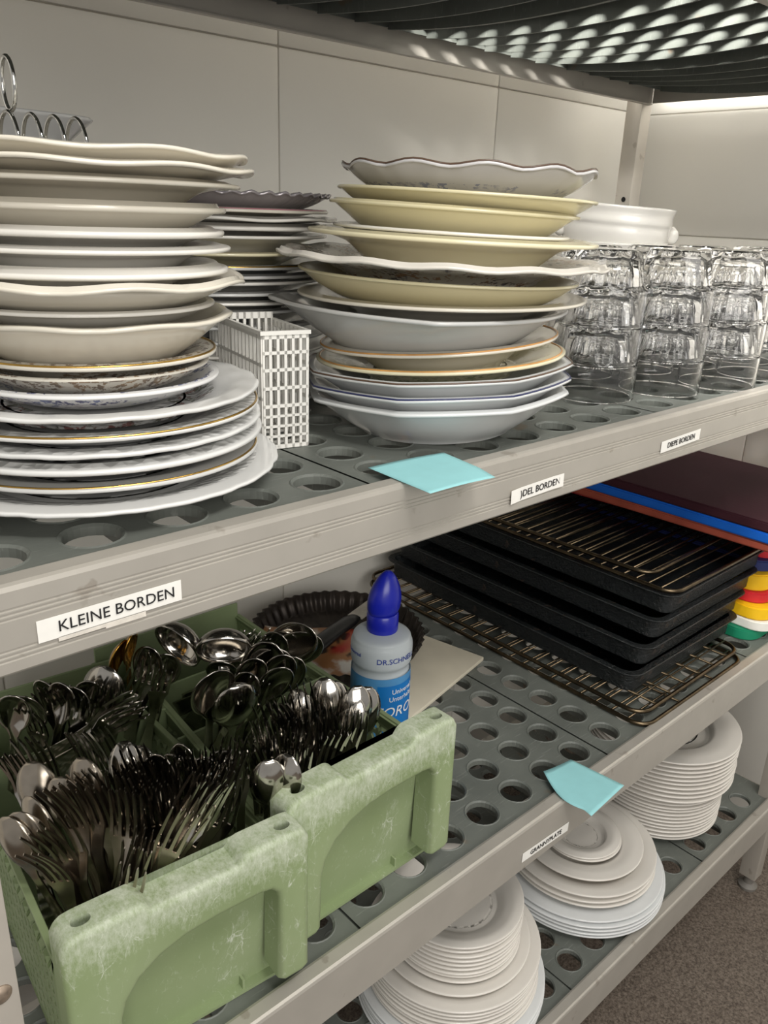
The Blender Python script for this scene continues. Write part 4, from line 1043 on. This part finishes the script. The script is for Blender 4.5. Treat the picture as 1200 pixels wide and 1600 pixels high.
board(1.128, 1.318, .030, .40, B, B+.0165, 'greenb', 'green plastic board lowest of the pile at the right end', G2, .03)
board(1.138, 1.318, .016, .40, B+.0170, B+.0325, 'whiteb', 'white plastic board on the green one at the right end', G2, .03)
def tray_board(x0, x1, y0, y1, z0, h, mat, label):
    o = board(x0, x1, y0, y1, z0, z0+h, mat, label, G2, .03)
    return o
tray_board(1.138, 1.318, .022, .40, B+.0332, .020, 'yellow', 'thick yellow plastic board just above the white one')
board(1.148, 1.318, .034, .40, B+.0538, B+.0700, 'red', 'red plastic board between the two yellow ones', G2, .03)
tray_board(1.152, 1.318, .040, .40, B+.0706, .026, 'yellow', 'yellow plastic board under the navy one')
board(1.166, 1.318, .044, .40, B+.0972, B+.1140, 'navy', 'navy plastic board above the upper yellow one', G2, .03)
board(1.180, 1.318, .044, .40, B+.1146, B+.1570, 'red', 'thick red plastic board beneath the big brown board', G2, .03)
G3 = 'large flat boards lying over the trays and small boards'
board(1.108, 1.340, .060, .43, -.2480, -.2418, 'darkred', 'thin red board lowest of the large flat boards', G3, .012, rz=.065)
board(1.083, 1.344, .004, .44, -.2410, -.2288, 'brown', 'brown board under the large blue board', G3, .012, rz=.02)
board(1.079, 1.345, .003, .445, -.2282, -.2138, 'blue', 'large bright blue board under the maroon one', G3, .012)
board(1.080, 1.346, .003, .450, -.2132, -.1990, 'maroon', 'large dark maroon board topmost at the right end', G3, .012)

# ------------------------------------------------------------------ plates on the bottom shelf
LZ = -.78
def low_stack(name, c, seq, where, group):
    z = LZ+.0005; n = len(seq); cache = {}
    for i, (R, h, pitch, mat, prof) in enumerate(seq):
        key = (R, h, mat, prof)
        if key not in cache: o = cache[key] = plate_mesh(name, R, h, prof, mat, .0042, n=96)
        else: o = cache[key].copy(); C.objects.link(o)
        o.location = (c[0]+R_.uniform(-.0012, .0012), c[1]+R_.uniform(-.0012, .0012), z); o.rotation_euler = (0, 0, R_.random()*6)
        z += pitch
        k = n-1-i
        tag(o, '%s white plate%s, %s, bottom shelf' % (ORD[k] if k else 'topmost', '' if k == 0 else ' from the top', where), 'plate', group)
    return z
sA = [(.122, .017, .0062, 'cool', 'flat')]*5 + [(.112, .018, .0065, 'hotel', 'flat')]*8 + [(.098, .020, .0068, 'hotel', 'flat')]*1 + [(.084, .018, .0065, 'hotel', 'flat')]*9
low_stack('dinner_plate', (.617, .128), sA, 'left pile', 'hotel plates in the left pile on the bottom shelf')
sB = [(.130, .016, .0062, 'cool', 'flat')]*4 + [(.127, .016, .010, 'cool', 'flat')] + [(.112, .018, .0085, 'hotel', 'flat')]*2 + [(.1115, .020, .012, 'hotel', 'flat')] + [(.092, .018, .0065, 'hotel', 'wide')] + [(.059, .014, .0045, 'hotel', 'wide')]*2
low_stack('dinner_plate', (.906, .133), sB, 'middle pile', 'hotel plates in the middle pile on the bottom shelf')
sC = [(.111, .017, .0068, 'hotel', 'flat')]*12 + [(.122, .019, .0080, 'hotel', 'wide')]*10
low_stack('dinner_plate', (1.150, .150), sC, 'right pile', 'hotel plates in the right pile on the bottom shelf')
